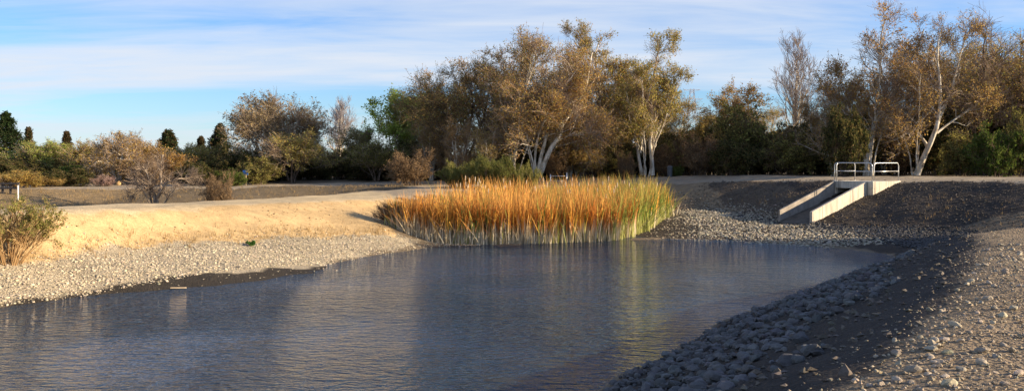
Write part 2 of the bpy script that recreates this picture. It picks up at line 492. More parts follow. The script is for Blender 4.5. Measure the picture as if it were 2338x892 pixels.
# vertex normals of the whole sheet, kept on every piece cut from it
gyy, gxx = np.gradient(ZZ, ys, xs)
NV = np.stack([-gxx, -gyy, np.ones_like(ZZ)], -1).reshape(-1, 3); NV /= np.linalg.norm(NV, axis=1, keepdims=True)
fcx = (XX[:-1, :-1] + XX[1:, 1:]).ravel() / 2; fcy = (YY[:-1, :-1] + YY[1:, 1:]).ravel() / 2
zid = np.zeros(len(fcx), int)
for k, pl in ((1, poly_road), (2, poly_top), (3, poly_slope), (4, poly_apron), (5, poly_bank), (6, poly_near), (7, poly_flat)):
    zid[inpoly(fcx, fcy, pl)] = k
znames = ['ground', 'gravel_road', 'levee_path', 'levee_slope', 'stony_shore', 'pond_bank', 'gravel_path', 'pond_flat']
SET = {}
CCf, RRf = CC.reshape(-1, 3), RR.ravel()
for k, nm in enumerate(znames):
    q = Q[zid == k]
    used, inv = np.unique(q, return_inverse=True)
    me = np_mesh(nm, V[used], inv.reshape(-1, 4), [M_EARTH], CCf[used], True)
    a = me.attributes.new('Rough', 'FLOAT', 'POINT'); a.data.foreach_set('value', RRf[used].astype(np.float32))
    me.normals_split_custom_set_from_vertices([tuple(n) for n in NV[used]])
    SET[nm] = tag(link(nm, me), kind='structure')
# water
wv = [(-34, -14, WATER_Z), (20, -14, WATER_Z), (20, 52, WATER_Z), (-34, 52, WATER_Z)]
tag(link('pond_water', np_mesh('pond_water', wv, [[0, 1, 2, 3]], [M_WATER])), 'rippled pond water reflecting the sky and the reeds', 'water', kind='structure')
# ------------------------------------------------------------------ concrete chute, railings, small built things
def cpt(s, v, z): # chute frame -> world
    p = CA - CU * s + CV * v
    return (p[0], p[1], z)
def prism(bm, prof, v0, v1):
    """a profile of (s, z) points extruded across the chute from v0 to v1"""
    a = [bm.verts.new(cpt(s, v0, z)) for s, z in prof]; b = [bm.verts.new(cpt(s, v1, z)) for s, z in prof]
    bm.faces.new(a); bm.faces.new(b[::-1])
    n = len(prof)
    for i in range(n): bm.faces.new((a[i], b[i], b[(i + 1) % n], a[(i + 1) % n]))
def wall_part(name, profs, parent, mat=M_CONC, bev=0.015):
    bm = bmesh.new()
    for prof, v0, v1 in profs: prism(bm, prof, v0, v1)
    if bev: bmesh.ops.bevel(bm, geom=bm.edges[:], offset=bev, segments=1, affect='EDGES')
    o = link(name, bm_mesh(name, bm, mat), parent)
    return o
def box_at(bm, c, s):
    m = bmesh.ops.create_cube(bm, size=1.0)['verts']
    for v in m: v.co = Vector((v.co.x * s[0] + c[0], v.co.y * s[1] + c[1], v.co.z * s[2] + c[2]))
chute = empty('concrete_chute', (0, 0, 0))
tag(chute, 'concrete drainage chute with sloping side walls running down the bank into the pond', 'chute')
wall_part('side_wall', [([(0.01, .29), (0.45, .17), (5.5, -1.28), (5.5, -2.3), (0.01, -1.2)], -.54, -.38)], chute)['label'] = 'sunlit near side wall'
wall_part('side_wall', [([(0.01, .29), (0.45, .17), (5.5, -1.28), (5.5, -2.3), (0.01, -1.2)], -2.60, -2.48)], chute, mat_plain('shade_toned_concrete', (.30, .265, .22), .92, 0, .4, 2.0))['label'] = 'shaded far side wall with a lit top edge'  # shade on the far wall is put into this darker concrete colour
wall_part('headwall', [([(0, .31), (0, -.12), (-.22, -.12), (-.22, .31)], -2.68, 0.0),
                       ([(-.003, -.118), (-.003, -1.5), (-.217, -1.5), (-.217, -.118)], -.55, -.003)], chute)
wall_part('wing_wall', [([(-.225, .305), (-.225, -1.2), (-3.1, -.3), (-3.1, .305)], -.22, -.002)], chute)['label'] = 'sunlit wing wall tapering into the bank'
wall_part('wing_wall', [([(-.225, .305), (-.225, -1.2), (-2.6, -.3), (-2.6, .305)], -2.678, -2.46)], chute)
wall_part('deck_slab', [([(-.23, .29), (-.23, .06), (-2.9, .06), (-2.9, .29)], -2.45, -.23)], chute)
wall_part('back_wall', [([(-2.55, .05), (-2.55, -1.0), (-2.75, -1.0), (-2.75, .05)], -2.45, -.23)], chute)
wall_part('floor_slab', [([(-2.5, -.62), (-2.5, -.8), (0, -.8), (5.8, -2.25), (5.8, -1.95), (0, -.62)], -2.47, -.55)], chute, mat_plain('silted_concrete', (.10, .088, .07), .95, 0, .5, 2.5))
# wing wall's tall front stub beside the opening: joint strip
wall_part('joint_strip', [([(.004, .28), (.004, -1.0), (-.01, -1.0), (-.01, .28)], -.335, -.315)], chute, mat_plain('joint_sealant', (.05, .045, .04), .9), 0)

M_JOINT = mat_plain('wall_joint', (.09, .08, .07), .9)
for sj in (1.5, 3.0, 4.5):
    zt = .17 - (sj - .45) * 1.59 / 5.55
    wall_part('joint_strip', [([(sj, zt - .01), (sj, zt - 1.2), (sj + .018, zt - 1.2), (sj + .018, zt - .015)], -.381, -.376)], chute, M_JOINT, 0)

def tube(bm, pts, r, sides=8, caps=True):
    pts = [Vector(p) for p in pts]
    rings = []
    up = Vector((0, 0, 1))
    for i, p in enumerate(pts):
        t = (pts[min(i + 1, len(pts) - 1)] - pts[max(i - 1, 0)]).normalized()
        a = t.cross(up)
        if a.length < 0.15: a = t.cross(Vector((CU[0], CU[1], 0)))
        if rings and a.dot(la) < 0: a = -a
        a.normalize(); la = a.copy(); b = t.cross(a)
        rings.append([bm.verts.new(p + r * (a * math.cos(k * 2 * math.pi / sides) + b * math.sin(k * 2 * math.pi / sides))) for k in range(sides)])
    for i in range(len(rings) - 1):
        for k in range(sides):
            bm.faces.new((rings[i][k], rings[i][(k + 1) % sides], rings[i + 1][(k + 1) % sides], rings[i + 1][k]))
    if caps:
        bm.faces.new(rings[0]); bm.faces.new(rings[-1][::-1])
def rail_panel(label, p0, p1, z0, h=1.08, rad=.2, r=.027):
    t = empty('guard_rail', (p0[0], p0[1], z0)); tag(t, label, 'railing', 'tube railings round the chute deck')
    o = Vector((p0[0], p0[1], z0)); a = Vector((p0[0], p0[1], 0)); b = Vector((p1[0], p1[1], 0)); u = (b - a); L = u.length; u.normalize()
    q = lambda s, z: tuple(u * s + Vector((0, 0, z)))
    bm = bmesh.new()
    path = [q(0, 0), q(0, h * .5), q(0, h - rad)]
    for k in range(1, 6): th = math.pi / 2 * k / 5; path.append(q(rad - rad * math.cos(th), h - rad + rad * math.sin(th)))
    path.append(q(L / 2, h))
    for k in range(0, 6): th = math.pi / 2 * k / 5; path.append(q(L - rad + rad * math.sin(th), h - rad + rad * math.cos(th)))
    path += [q(L, h * .5), q(L, 0)]
    tube(bm, path, r); link('tube_frame', bm_mesh('tube_frame', bm, M_STEEL, True), t)
    bm = bmesh.new(); tube(bm, [q(r * .6, h * .54), q(L - r * .6, h * .54)], r * .85); link('mid_rail', bm_mesh('mid_rail', bm, M_STEEL, True), t)
    for s in (0, L):
        bm = bmesh.new(); tube(bm, [q(s, 0.0), q(s, .02)], r * 2.2, 10); link('base_flange', bm_mesh('base_flange', bm, M_STEEL), t)
    return t
w2 = lambda s, v: cpt(s, v, 0)[:2]
rail_panel('tube railing along the front edge of the chute deck, facing the pond', w2(-.10, -2.58), w2(-.10, -.10), .312)
rail_panel('tube railing on the right-hand side of the chute deck, brightly lit', w2(-.30, -.10), w2(-3.0, -.10), .308)
rail_panel('tube railing on the left-hand side of the chute deck', w2(-.30, -2.57), w2(-2.3, -2.57), .308)

# gate posts behind the reeds
def post_gate():
    d = 70.5; x0, x1 = X(1257, d), X(1294, d); zb = gz((x0 + x1) / 2, d) - .05
    t = empty('pipe_gate', ((x0 + x1) / 2, d, zb)); tag(t, 'low grey pipe gate between two posts behind the cattails', 'gate')
    h0, h1 = Zt(398, d) - zb, Zt(394, d) - zb; w = (x1 - x0) / 2
    for x, h in ((-w, h0), (w, h1)):
        bm = bmesh.new(); tube(bm, [(x, 0, 0), (x, 0, h)], .045); link('post', bm_mesh('post', bm, M_STEEL, True), t)
    for hh in (.86, .45):
        bm = bmesh.new(); tube(bm, [(-w + .06, 0, h0 * hh), (w - .06, 0, h0 * hh)], .022); link('bar', bm_mesh('bar', bm, M_STEEL, True), t)
post_gate()
M_BLUE = mat_plain('blue_sign_paint', (.05, .17, .55), .5)
M_WOOD = mat_plain('weathered_wood', (.42, .33, .22), .9, 0, .4, 6)
def sign():
    d = 71.5; x = X(561, d); zb = gz(x, d) - .05
    t = empty('trail_sign', (x, d, zb)); tag(t, 'small blue sign on a slim wooden post across the far basin', 'sign')
    bm = bmesh.new(); box_at(bm, (0, 0, .45), (.10, .10, 1.0)); link('post', bm_mesh('post', bm, M_WOOD), t)
    bm = bmesh.new(); box_at(bm, (0, -.07, 1.02), (.42, .03, .36)); bmesh.ops.bevel(bm, geom=bm.edges[:], offset=.01, segments=1, affect='EDGES')
    p = link('sign_panel', bm_mesh('sign_panel', bm, M_BLUE), t)
sign()
def rail_fence():
    d = 61.0; x0, x1 = X(-30, d), X(42, d)
    t = empty('wooden_fence', ((x0 + x1) / 2, d, gz(x0 / 2 + x1 / 2, d))); tag(t, 'low dark post and rail fence at the far left edge', 'fence')
    md = mat_plain('dark_timber', (.055, .05, .05), .9, 0, .3)
    c = (x0 + x1) / 2; zb = gz(c, d)
    for k in range(5):
        x = x0 + (x1 - x0) * k / 4 - c
        bm = bmesh.new(); box_at(bm, (x, 0, .2), (.11, .11, 1.1)); link('post', bm_mesh('post', bm, md), t)
    for h in (.35, .66):
        bm = bmesh.new(); box_at(bm, (0, -.08, h), (x1 - x0, .05, .12)); link('rail', bm_mesh('rail', bm, md), t)
    x = X(41, 59.5); zb = gz(x, 59.5)
    bm = bmesh.new(); tube(bm, [(0, 0, -.1), (0, 0, 1.0)], .05)
    o = link('marker_post', bm_mesh('marker_post', bm, mat_plain('white_paint', (.75, .72, .66), .6))); o.location = (x, 59.5, zb)
    tag(o, 'slim white marker post at the end of the dark fence', 'post')
rail_fence()
def plank():
    p = P(407, 655, -2.2)
    bm = bmesh.new(); box_at(bm, (0, 0, 0), (.46, .07, .035)); bmesh.ops.bevel(bm, geom=bm.edges[:], offset=.008, segments=1, affect='EDGES')
    o = link('plank', bm_mesh('plank', bm, mat_plain('driftwood', (.55, .42, .27), .9, 0, .3))); o.location = (p[0], p[1], WATER_Z + .03); o.rotation_euler = (0.03, .02, math.radians(12))
    tag(o, 'short weathered plank lying at the muddy water edge', 'plank')
plank()
def bin_():
    d = 76.0; x = X(1529, d); zb = gz(x, d)
    t = empty('litter_bin', (x, d, zb)); tag(t, 'small dark grey litter bin in front of the shrubs by the road', 'bin')
    md = mat_plain('grey_bin', (.10, .105, .11), .6)
    bm = bmesh.new()
    bmesh.ops.create_cone(bm, cap_ends=True, segments=14, radius1=.2, radius2=.23, depth=.8)
    for v in bm.verts: v.co.z += .4
    link('body', bm_mesh('body', bm, md), t)
    bm = bmesh.new(); bmesh.ops.create_uvsphere(bm, u_segments=14, v_segments=8, radius=.245)
    for v in bm.verts: v.co.z = max(v.co.z, 0) * .6 + .805
    link('lid', bm_mesh('lid', bm, md), t)
bin_()
def pylon():
    d = 330.0; x = X(1580, d); zb = -.2; top = Zt(203, d) - zb
    t = empty('power_pylon', (x, d, zb)); tag(t, 'distant steel lattice power pylon above the trees', 'pylon')
    ms = mat_plain('pylon_steel', (.62, .64, .68), .6, .0)
    w = lambda z: 2.6 - 2.0 * (z / top)
    bm = bmesh.new(); n = 12
    for sx in (-1, 1):
        for sy in (-1, 1):
            tube(bm, [(sx * w(0), sy * w(0), 0), (sx * w(top), sy * w(top), top)], .10, 4)
    link('legs', bm_mesh('legs', bm, ms), t)
    bm = bmesh.new()
    for k in range(n):
        z0, z1 = top * k / n, top * (k + 1) / n
        for a, b in (((-1, -1), (1, -1)), ((1, -1), (1, 1)), ((1, 1), (-1, 1)), ((-1, 1), (-1, -1))):
            tube(bm, [(a[0] * w(z0), a[1] * w(z0), z0), (b[0] * w(z1), b[1] * w(z1), z1)], .06, 3)
            tube(bm, [(b[0] * w(z0), b[1] * w(z0), z0), (a[0] * w(z1), a[1] * w(z1), z1)], .06, 3)
    link('lattice', bm_mesh('lattice', bm, ms), t)
    for zz_, L in ((top - .3, 3.0), (top - 3.6, 3.8), (top - 6.8, 3.0)):
        bm = bmesh.new()
        tube(bm, [(-L, 0, zz_), (L, 0, zz_)], .09, 4)
        tube(bm, [(-L, 0, zz_), (0, 0, zz_ - .9), (L, 0, zz_)], .06, 4)
        link('cross_arm', bm_mesh('cross_arm', bm, ms), t)
pylon()
# ------------------------------------------------------------------ stones
def ico(sub, seed, jit=.22, flat=(1, .8, .55)):
    bm = bmesh.new(); bmesh.ops.create_icosphere(bm, subdivisions=sub, radius=1.0)
    r = np.random.default_rng(seed)
    v = np.array([x.co for x in bm.verts]); f = np.array([[q.index for q in p.verts] for p in bm.faces]); bm.free()
    # lumpy, slightly faceted: chop by random planes, then jitter
    for _ in range(7):
        n = r.normal(size=3); n /= np.linalg.norm(n); c = r.uniform(.62, .9)
        d = v @ n; v -= np.outer(np.maximum(d - c, 0), n)
    v *= 1 + r.uniform(-jit, jit, (len(v), 1)) * (.4 if sub > 1 else .8)
    return v * np.array(flat), f
LO = [ico(1, 100 + i) for i in range(10)]
HI = [ico(2, 200 + i) for i in range(12)]
HI_ME = []
def octa(seed):
    r = np.random.default_rng(seed)
    v = np.array([(1, 0, 0), (-1, 0, 0), (0, 1, 0), (0, -1, 0), (0, 0, 1), (0, 0, -1)], float) * r.uniform(.75, 1.2, (6, 1)) + r.normal(0, .16, (6, 3))
    return v * np.array((1, .85, .6)), np.array([(0, 2, 4), (2, 1, 4), (1, 3, 4), (3, 0, 4), (2, 0, 5), (1, 2, 5), (3, 1, 5), (0, 3, 5)])
TINY = [octa(300 + i) for i in range(14)]
def rotz(v, a):
    c, s = np.cos(a), np.sin(a)
    return np.stack([v[..., 0] * c - v[..., 1] * s, v[..., 0] * s + v[..., 1] * c, v[..., 2]], -1)
def stone_mass(name, parent, xs, ys, rad, cols, bank, sink=.3, tilt=.35, slopefit=True):
    """one joined mesh of many small stones"""
    vs, fs, cs, off = [], [], [], 0
    z = hgt(xs, ys)
    var = RNG.integers(0, len(bank), len(xs))
    for k, (bv, bf) in enumerate(bank):
        m = np.where(var == k)[0]
        if not len(m): continue
        n = len(m)
        v = np.broadcast_to(bv, (n, *bv.shape)) * (rad[m][:, None, None] * RNG.uniform(.75, 1.25, (n, 1, 3)))
        ax = RNG.normal(0, tilt, (n, 1)); v2 = v.copy()
        v2[..., 1] = v[..., 1] * np.cos(ax) - v[..., 2] * np.sin(ax); v2[..., 2] = v[..., 1] * np.sin(ax) + v[..., 2] * np.cos(ax)
        v = rotz(v2, RNG.uniform(0, 6.28, (n, 1)))
        v[..., 0] += xs[m][:, None]; v[..., 1] += ys[m][:, None]
        v[..., 2] += (z[m] + rad[m] * (.5 - sink))[:, None]
        vs.append(v.reshape(-1, 3)); fs.append((bf[None] + (np.arange(n) * len(bv))[:, None, None]).reshape(-1, 3) + off)
        cs.append(np.repeat(cols[m], len(bv), 0)); off += n * len(bv)
    me = np_mesh(name, np.concatenate(vs), np.concatenate(fs), [M_STONE], np.concatenate(cs))
    o = link(name, me, parent); o["kind"] = 'stuff'
    return o
def stone_parts(parent, xs, ys, rad, cols, sink=.3, name='stone'):
    global HI_ME
    if not HI_ME:
        for i, (v, f) in enumerate(HI):
            HI_ME.append(np_mesh('stone', v, f, [M_STONE], np.ones((len(v), 3)), False))
    z = hgt(xs, ys)
    for i in range(len(xs)):
        o = link(name, HI_ME[random.randrange(len(HI_ME))], parent)
        r = rad[i]; s = random.uniform(.8, 1.25)
        o.scale = (r * s, r / s * random.uniform(.8, 1.2), r * random.uniform(.75, 1.2))
        o.rotation_euler = (random.gauss(0, .25), random.gauss(0, .25), random.uniform(0, 6.28))
        o.location = (xs[i], ys[i], z[i] + r * (.5 - sink))
        o.color = (*cols[i], 1)
def scatter(poly, n, edge_noise=0.0):
    p = np.array([q[:2] for q in poly]); lo, hi = p.min(0), p.max(0)
    out = []
    tot = 0
    while tot < n:
        q = RNG.uniform(lo, hi, (n * 2, 2))
        jq = q + RNG.normal(0, edge_noise, q.shape) if edge_noise else q
        q = q[inpoly(jq[:, 0], jq[:, 1], poly)]
        out.append(q); tot += len(q)
        if len(out) > 60: break
    q = np.concatenate(out)[:n]
    return q[:, 0], q[:, 1]
def inframe(x, y, m=0.02):
    px = HX + x / np.maximum(y, .1) * F
    return (y > 5.5) & (px > -40) & (px < 2378)
def tint(n, base, dv=.28, dh=.025):
    b = np.array(base) * (1 + RNG.uniform(-dv, dv, (n, 1))) * (1 + RNG.normal(0, dh, (n, 3)))
    return np.clip(b, .01, .95)
def stones(zone_name, poly, n, rmin, rmax, power, base, bank, nparts, sink=.3, jit=.3, keep=None, hi_cols=None):
    xs, ys = scatter(poly, n, jit)
    ok = inframe(xs, ys)
    if keep is not None: ok &= keep(xs, ys)
    xs, ys = xs[ok], ys[ok]
    rad = rmin + (rmax - rmin) * RNG.random(len(xs)) ** power
    cols = tint(len(xs), base)
    order = np.argsort(-rad / ys)
    a, b = order[:nparts], order[nparts:]
    if nparts: stone_parts(SET[zone_name], xs[a], ys[a], rad[a], cols[a], sink)
    if len(b): stone_mass('small_stones', SET[zone_name], xs[b], ys[b], rad[b], cols[b], bank, sink)
wet = lambda x, y: hgt(x, y) > WATER_Z - .12
# pale stones of the left shore
def not_mud(x, y): return wet(x, y) & (~inpoly(x, y, poly_mud) | (RNG.random(len(x)) < .03))
stones('stony_shore', poly_apron, 36000, .014, .058, 3.0, (.50, .43, .31), TINY, 290, .28, .35, not_mud)
# dark riprap of the near bank
rip = waterline[15:]
def rip_keep(x, y):
    d = pdist(x, y, rip); h = hgt(x, y)
    return (h > WATER_Z - .2) & (h < -.72 + vnoise(x, y, 1.7, 31) * .6) & (y < 44)
stones('pond_bank', poly_bank, 19000, .035, .135, 1.7, (.125, .122, .118), LO, 295, .15, .1, rip_keep)
# scattered stones higher on the near bank
def up_keep(x, y): return (hgt(x, y) > -1.0)
stones('pond_bank', poly_bank, 16000, .012, .08, 3.8, (.14, .12, .095), TINY, 0, .3, .1, up_keep)
# gravel path in the foreground: pebbles and loose cobbles
near = [(-1.5, 0, 0)] + near_crest[3:10] + [(20, 26, 0), (15, 10, 0), (3, 2, 0)]
vis = lambda x, y: (y > 5.8)
def cob_keep(x, y): return vis(x, y) & (y < 19)
stones('gravel_path', near, 8000, .014, .07, 4.5, (.38, .32, .235), LO, 290, .22, .25, cob_keep)
def peb_keep(x, y): return vis(x, y) & (RNG.random(len(x)) < np.clip(9.0 / y, .25, 1))
stones('gravel_path', near, 60000, .006, .028, 2.4, (.36, .29, .20), TINY, 0, .2, .3, peb_keep)
# stone bars on the far flat
bar = [P(*q, -2.05) for q in ((1560, 492), (1620, 484), (1700, 492), (1800, 508), (1900, 522), (2000, 535), (2010, 550), (1930, 556), (1800, 552), (1640, 548), (1560, 540), (1600, 520), (1560, 505))]
stones('pond_flat', bar, 9000, .03, .10, 2.4, (.36, .32, .24), TINY, 120, .2, .5, wet)
flat2 = [P(2000, 540, -2.0), (17, 39, 0), (16.8, 37.5, 0), (19.5, 35.2, 0), (21.2, 38.5, 0), (22, 42.5, 0), (20.8, 45.6, 0), (18.8, 47.8, 0), (16.4, 50.1, 0), (13.5, 56, 0), P(1640, 481, -1.85), P(1700, 500, -2.0)]
stones('pond_flat', flat2, 7000, .04, .11, 2.0, (.075, .073, .07), TINY, 0, .2, .4, wet)
stones('pond_flat', [P(*q, -2.1) for q in ((1470, 545), (1530, 500), (1545, 478), (1640, 484), (1570, 520), (1600, 548))], 900, .03, .10, 2.0, (.26, .22, .16), TINY, 0, .2, .3, wet)
# gravel on the far bank either side of the chute
def bank_keep(x, y):
    s = -((x - CA[0]) * CU[0] + (y - CA[1]) * CU[1]); v = (x - CA[0]) * CV[0] + (y - CA[1]) * CV[1]
    return ~(((s > 0) & (s < 6.3) & (v > -2.64) & (v < -.34)) | ((s <= 0) & (s > -3.2) & (v > -2.75) & (v < .03)))
stones('ground', far_crest[2:10] + back_toe[4:12], 7000, .03, .075, 2.5, (.11, .092, .074), TINY, 0, .2, .3, bank_keep)
# pebbles and clods on the tan levee face
stones('levee_slope', poly_slope, 1500, .015, .06, 3.0, (.40, .28, .14), TINY, 0, .3, .1)
# ------------------------------------------------------------------ plants: branch skeletons grown level by level, then skinned
def unit(v): return v / (np.linalg.norm(v, axis=-1, keepdims=True) + 1e-9)
def tubes(pts, rad, sides):
    """pts (n,k,3), rad (n,k) -> verts, quads"""
    n, k, _ = pts.shape
    t = np.empty_like(pts); t[:, 1:-1] = pts[:, 2:] - pts[:, :-2]; t[:, 0] = pts[:, 1] - pts[:, 0]; t[:, -1] = pts[:, -1] - pts[:, -2]
    t = unit(t)
    ref = np.where(np.abs(t[..., 2:3]) > .8, np.array([1., 0, 0]), np.array([0, 0, 1.]))
    ref = np.broadcast_to(ref[:, :1], t.shape)
    a = unit(np.cross(t, ref)); b = np.cross(t, a)
    th = np.arange(sides) * 2 * np.pi / sides
    v = pts[:, :, None] + rad[:, :, None, None] * (a[:, :, None] * np.cos(th)[:, None] + b[:, :, None] * np.sin(th)[:, None])
    idx = np.arange(n * k * sides).reshape(n, k, sides)
    nx_ = np.roll(idx, -1, 2)
    q = np.stack([idx[:, :-1], nx_[:, :-1], nx_[:, 1:], idx[:, 1:]], -1).reshape(-1, 4)
    return v.reshape(-1, 3), q
def grow(rng, par, prad, nper, t0, t1, length, ang, k, up=.15, wig=.18, droop=0.0, taper=.25, rscale=.55, lenprof=None):
    """children of every parent polyline"""
    n, kp, _ = par.shape
    t = rng.uniform(t0, t1, (n, nper)); t.sort(1)
    f = t * (kp - 1); i = np.minimum(f.astype(int), kp - 2); fr = (f - i)[..., None]
    ar = np.arange(n)[:, None]
    start = par[ar, i] * (1 - fr) + par[ar, i + 1] * fr
    tang = unit(par[ar, i + 1] - par[ar, i])
    r0 = (prad[ar, i] * (1 - fr[..., 0]) + prad[ar, i + 1] * fr[..., 0]) * rscale
    rnd = unit(rng.normal(size=start.shape))
    perp = unit(rnd - (rnd * tang).sum(-1, keepdims=True) * tang)
    a = np.radians(rng.normal(ang, ang * .25, (n, nper)))[..., None]
    d = unit(tang * np.cos(a) + perp * np.sin(a) + np.array([0, 0, up]))
    L = length if np.ndim(length) else np.full((n, nper), length)
    L = np.broadcast_to(L, (n, nper)) * rng.uniform(.6, 1.25, (n, nper))
    if lenprof is not None: L = L * lenprof(t)
    start, d, L, r0 = start.reshape(-1, 3), d.reshape(-1, 3), L.ravel(), r0.ravel()
    pts = np.empty((len(L), k, 3)); pts[:, 0] = start
    for j in range(1, k):
        pts[:, j] = pts[:, j - 1] + d * (L / (k - 1))[:, None]
        d = unit(d + rng.normal(0, wig, d.shape) + np.array([0, 0, up * .35 - droop]))
    rad = r0[:, None] * np.linspace(1, taper, k)[None]
    return pts, rad, L
def leaf_quads(rng, tw, nl, size, jit, flat=0.0, t0=.25):
    n, k, _ = tw.shape
    t = rng.uniform(t0, 1, (n, nl)) * (k - 1); i = np.minimum(t.astype(int), k - 2); fr = (t - i)[..., None]
    ar = np.arange(n)[:, None]
    c = (tw[ar, i] * (1 - fr) + tw[ar, i + 1] * fr + rng.normal(0, jit, (n, nl, 3))).reshape(-1, 3)
    m = len(c)
    a = unit(rng.normal(size=(m, 3)) * np.array([1, 1, 1 - flat * .7])); r = rng.normal(size=(m, 3)); b = unit(np.cross(a, r))
    s = size * rng.uniform(.55, 1.3, (m, 1))
    # a pointed leaf: one tapering facet, its two sides uneven
    v = np.stack([c - a * s * .65 + b * s * .1, c + b * s * .62, c + a * s * .8 - b * s * .3], 1)
    return v.reshape(-1, 3), np.arange(m * 3).reshape(m, 3), m
def pal(rng, m, cols, dv=.25):
    cols = np.array(cols); c = cols[rng.integers(0, len(cols), m)]
    return np.clip(c * (1 + rng.uniform(-dv, dv, (m, 1))), .004, .9)

def plant_meshes(name, rng, stems, srad, bark, o):
    """returns (trunk mesh, crown mesh); o is a dict of settings"""
    wood_v, wood_f, off = [], [], 0
    kmax = max(len(s) for s in stems)
    # resample stems to a common number of points
    kk = o.get('ks', 10); S, R = [], []
    for s, r in zip(stems, srad):
        s = np.array(s, float); cum = np.concatenate([[0], np.cumsum(np.linalg.norm(np.diff(s, axis=0), axis=1))]); u = np.linspace(0, cum[-1], kk)
        q = np.stack([np.interp(u, cum, s[:, a]) for a in range(3)], 1)
        amp = o.get('stemwig', .05) * cum[-1] / kk
        q[1:-1] += rng.normal(0, amp, (kk - 2, 3)) * np.array([1, 1, .3])
        S.append(q); R.append(np.linspace(r[0], r[1], kk) * (1 + .25 * np.exp(-np.linspace(0, 8, kk))))
    S, R = np.array(S), np.array(R)
    v, f = tubes(S, R, 8); wood_v.append(v); wood_f.append(f); off += len(v)
    L1p = o['l1'] * o.get('lmul', 1.0)
    p1, r1, l1 = grow(rng, S, R, o['n1'], o.get('t0', .3), 1.0, L1p, o.get('a1', 48), 7, o.get('up1', .2), o.get('w1', .2), o.get('droop1', 0), .22, .5, o.get('prof', lambda t: 1.15 - .65 * t))
    r1 = np.maximum(r1, .012)
    v, f = tubes(p1, r1, 5); wood_v.append(v); wood_f.append(f + off); off += len(v)
    p2, r2, l2 = grow(rng, p1, r1, o['n2'], .22, 1.0, np.broadcast_to((l1 * o.get('s2', .42))[:, None], (len(p1), o['n2'])), o.get('a2', 42), 3, o.get('up2', .15), .22, o.get('droop2', 0), .35, .55)
    r2 = np.maximum(r2, o.get('r2min', .010))
    p3, r3, l3 = grow(rng, p2, r2, o['n3'], .2, 1.0, o.get('l3', .9), o.get('a3', 40), 2, o.get('up3', .12), .25, o.get('droop3', 0), .5, .6)
    r3 = np.maximum(r3 * 0 + o.get('rtw', .008), .003)
    trunk = np_mesh('trunk', np.concatenate(wood_v), np.concatenate(wood_f), [bark], None, True)
    # crown: fine branches, twigs and leaves
    tc_ = o.get('twigcol', [(.29, .215, .155), (.36, .28, .21), (.22, .155, .105)])
    cv, cf, cc, mi, off = [], [], [], [], 0
    lf = None
    for p, r, sd in ((p2, r2, 3), (p3, r3, 3)):
        v, f = tubes(p, r, sd); cv.append(v); cf.append(f + off); off += len(v)
        k = p.shape[1] * sd
        cc.append(np.repeat(pal(rng, len(p), tc_), k, 0)); mi.append(np.ones(len(f), int))
    if o.get('nl', 0):
        sel = p3[rng.random(len(p3)) < o.get('leafy', 1.0)]
        # patches of the crown keep more leaves than others
        c0 = sel[:, -1]; pn = vnoise(c0[:, 0] + c0[:, 2] * .7 + 50, c0[:, 1] - c0[:, 2] * .6 + 50, o.get('patch', 1.6), int(rng.integers(1e6)))
        sel = sel[pn > o.get('thin', -.25)]
        if len(sel):
            v, f, m = leaf_quads(rng, sel, o['nl'], o.get('ls', .10), o.get('lj', .10))
            base = pal(rng, m, o['leaves'])
            zc = v.reshape(m, 3, 3).mean(1)
            if 'toptint' in o:
                zz_ = np.clip((zc[:, 2] - o['toptint'][1]) / o['toptint'][2], 0, 1)[:, None]
                base = base * (1 - zz_) + base * np.array(o['toptint'][0]) * zz_
            cl = 1 + .5 * vnoise(zc[:, 0] + 90, zc[:, 1] + zc[:, 2] + 90, 1.2, int(rng.integers(1e6)))
            cv.append(v); lf = f + off; cc.append(np.repeat(base * cl[:, None], 3, 0)); mi.append(np.zeros(m, int)); off += len(v)
    crown = np_mesh('crown', np.concatenate(cv), np.concatenate(cf), [M_LEAF, M_TWIG], np.clip(np.concatenate(cc), .003, .9), False, np.concatenate(mi), lf)
    return trunk, crown
def crown_top(me):
    a = np.empty(len(me.vertices) * 3, np.float32); me.vertices.foreach_get('co', a)
    return float(np.percentile(a[2::3], 99.7))
def place_plant(name, meshes, loc, label, cat, group=None, rz=0.0, sc=1.0, tintc=None, parts=('trunk', 'crown')):
    t = empty(name, loc, rz); tag(t, label, cat, group)
    t.scale = (sc,) * 3 if not isinstance(sc, tuple) else sc
    for nm, me in zip(parts, meshes):
        o = link(nm, me, t)
        if tintc and nm != 'trunk': o.color = (*tintc, 1)
    return t
def auto_stems(rng, n, H, spread, lean=0.0, r0=.16, base=.15, curve=.1):
    st, rd = [], []
    for i in range(n):
        a = 2 * math.pi * (i + rng.uniform(-.3, .3)) / max(n, 1); h = H * rng.uniform(.78, 1.0)
        d = spread * rng.uniform(.5, 1.1) if n > 1 else spread * rng.uniform(0, .4)
        b = np.array([math.cos(a) * base, math.sin(a) * base, -.2]) if n > 1 else np.array([0, 0, -.2])
        tip = np.array([math.cos(a) * d + lean * h, math.sin(a) * d, h])
        st.append([b + (tip - b) * np.array([u ** 1.35, u ** 1.35, u]) for u in np.linspace(0, 1, 7)]); rd.append((r0 * rng.uniform(.8, 1.1), .02))
    return st, rd
def px_stem(line, d, base, rng, r0, r1=.03, wob=.5):
    """a stem through photograph pixels on a tree standing d metres away -> local points about base"""
    out = []; y = 0.0
    for i, (px, py) in enumerate(line):
        if i: y += rng.normal(0, wob)
        dd = d + y
        out.append(np.array([X(px, dd), dd, Zt(py, dd)]) - np.array(base))
    return out, (r0, r1)

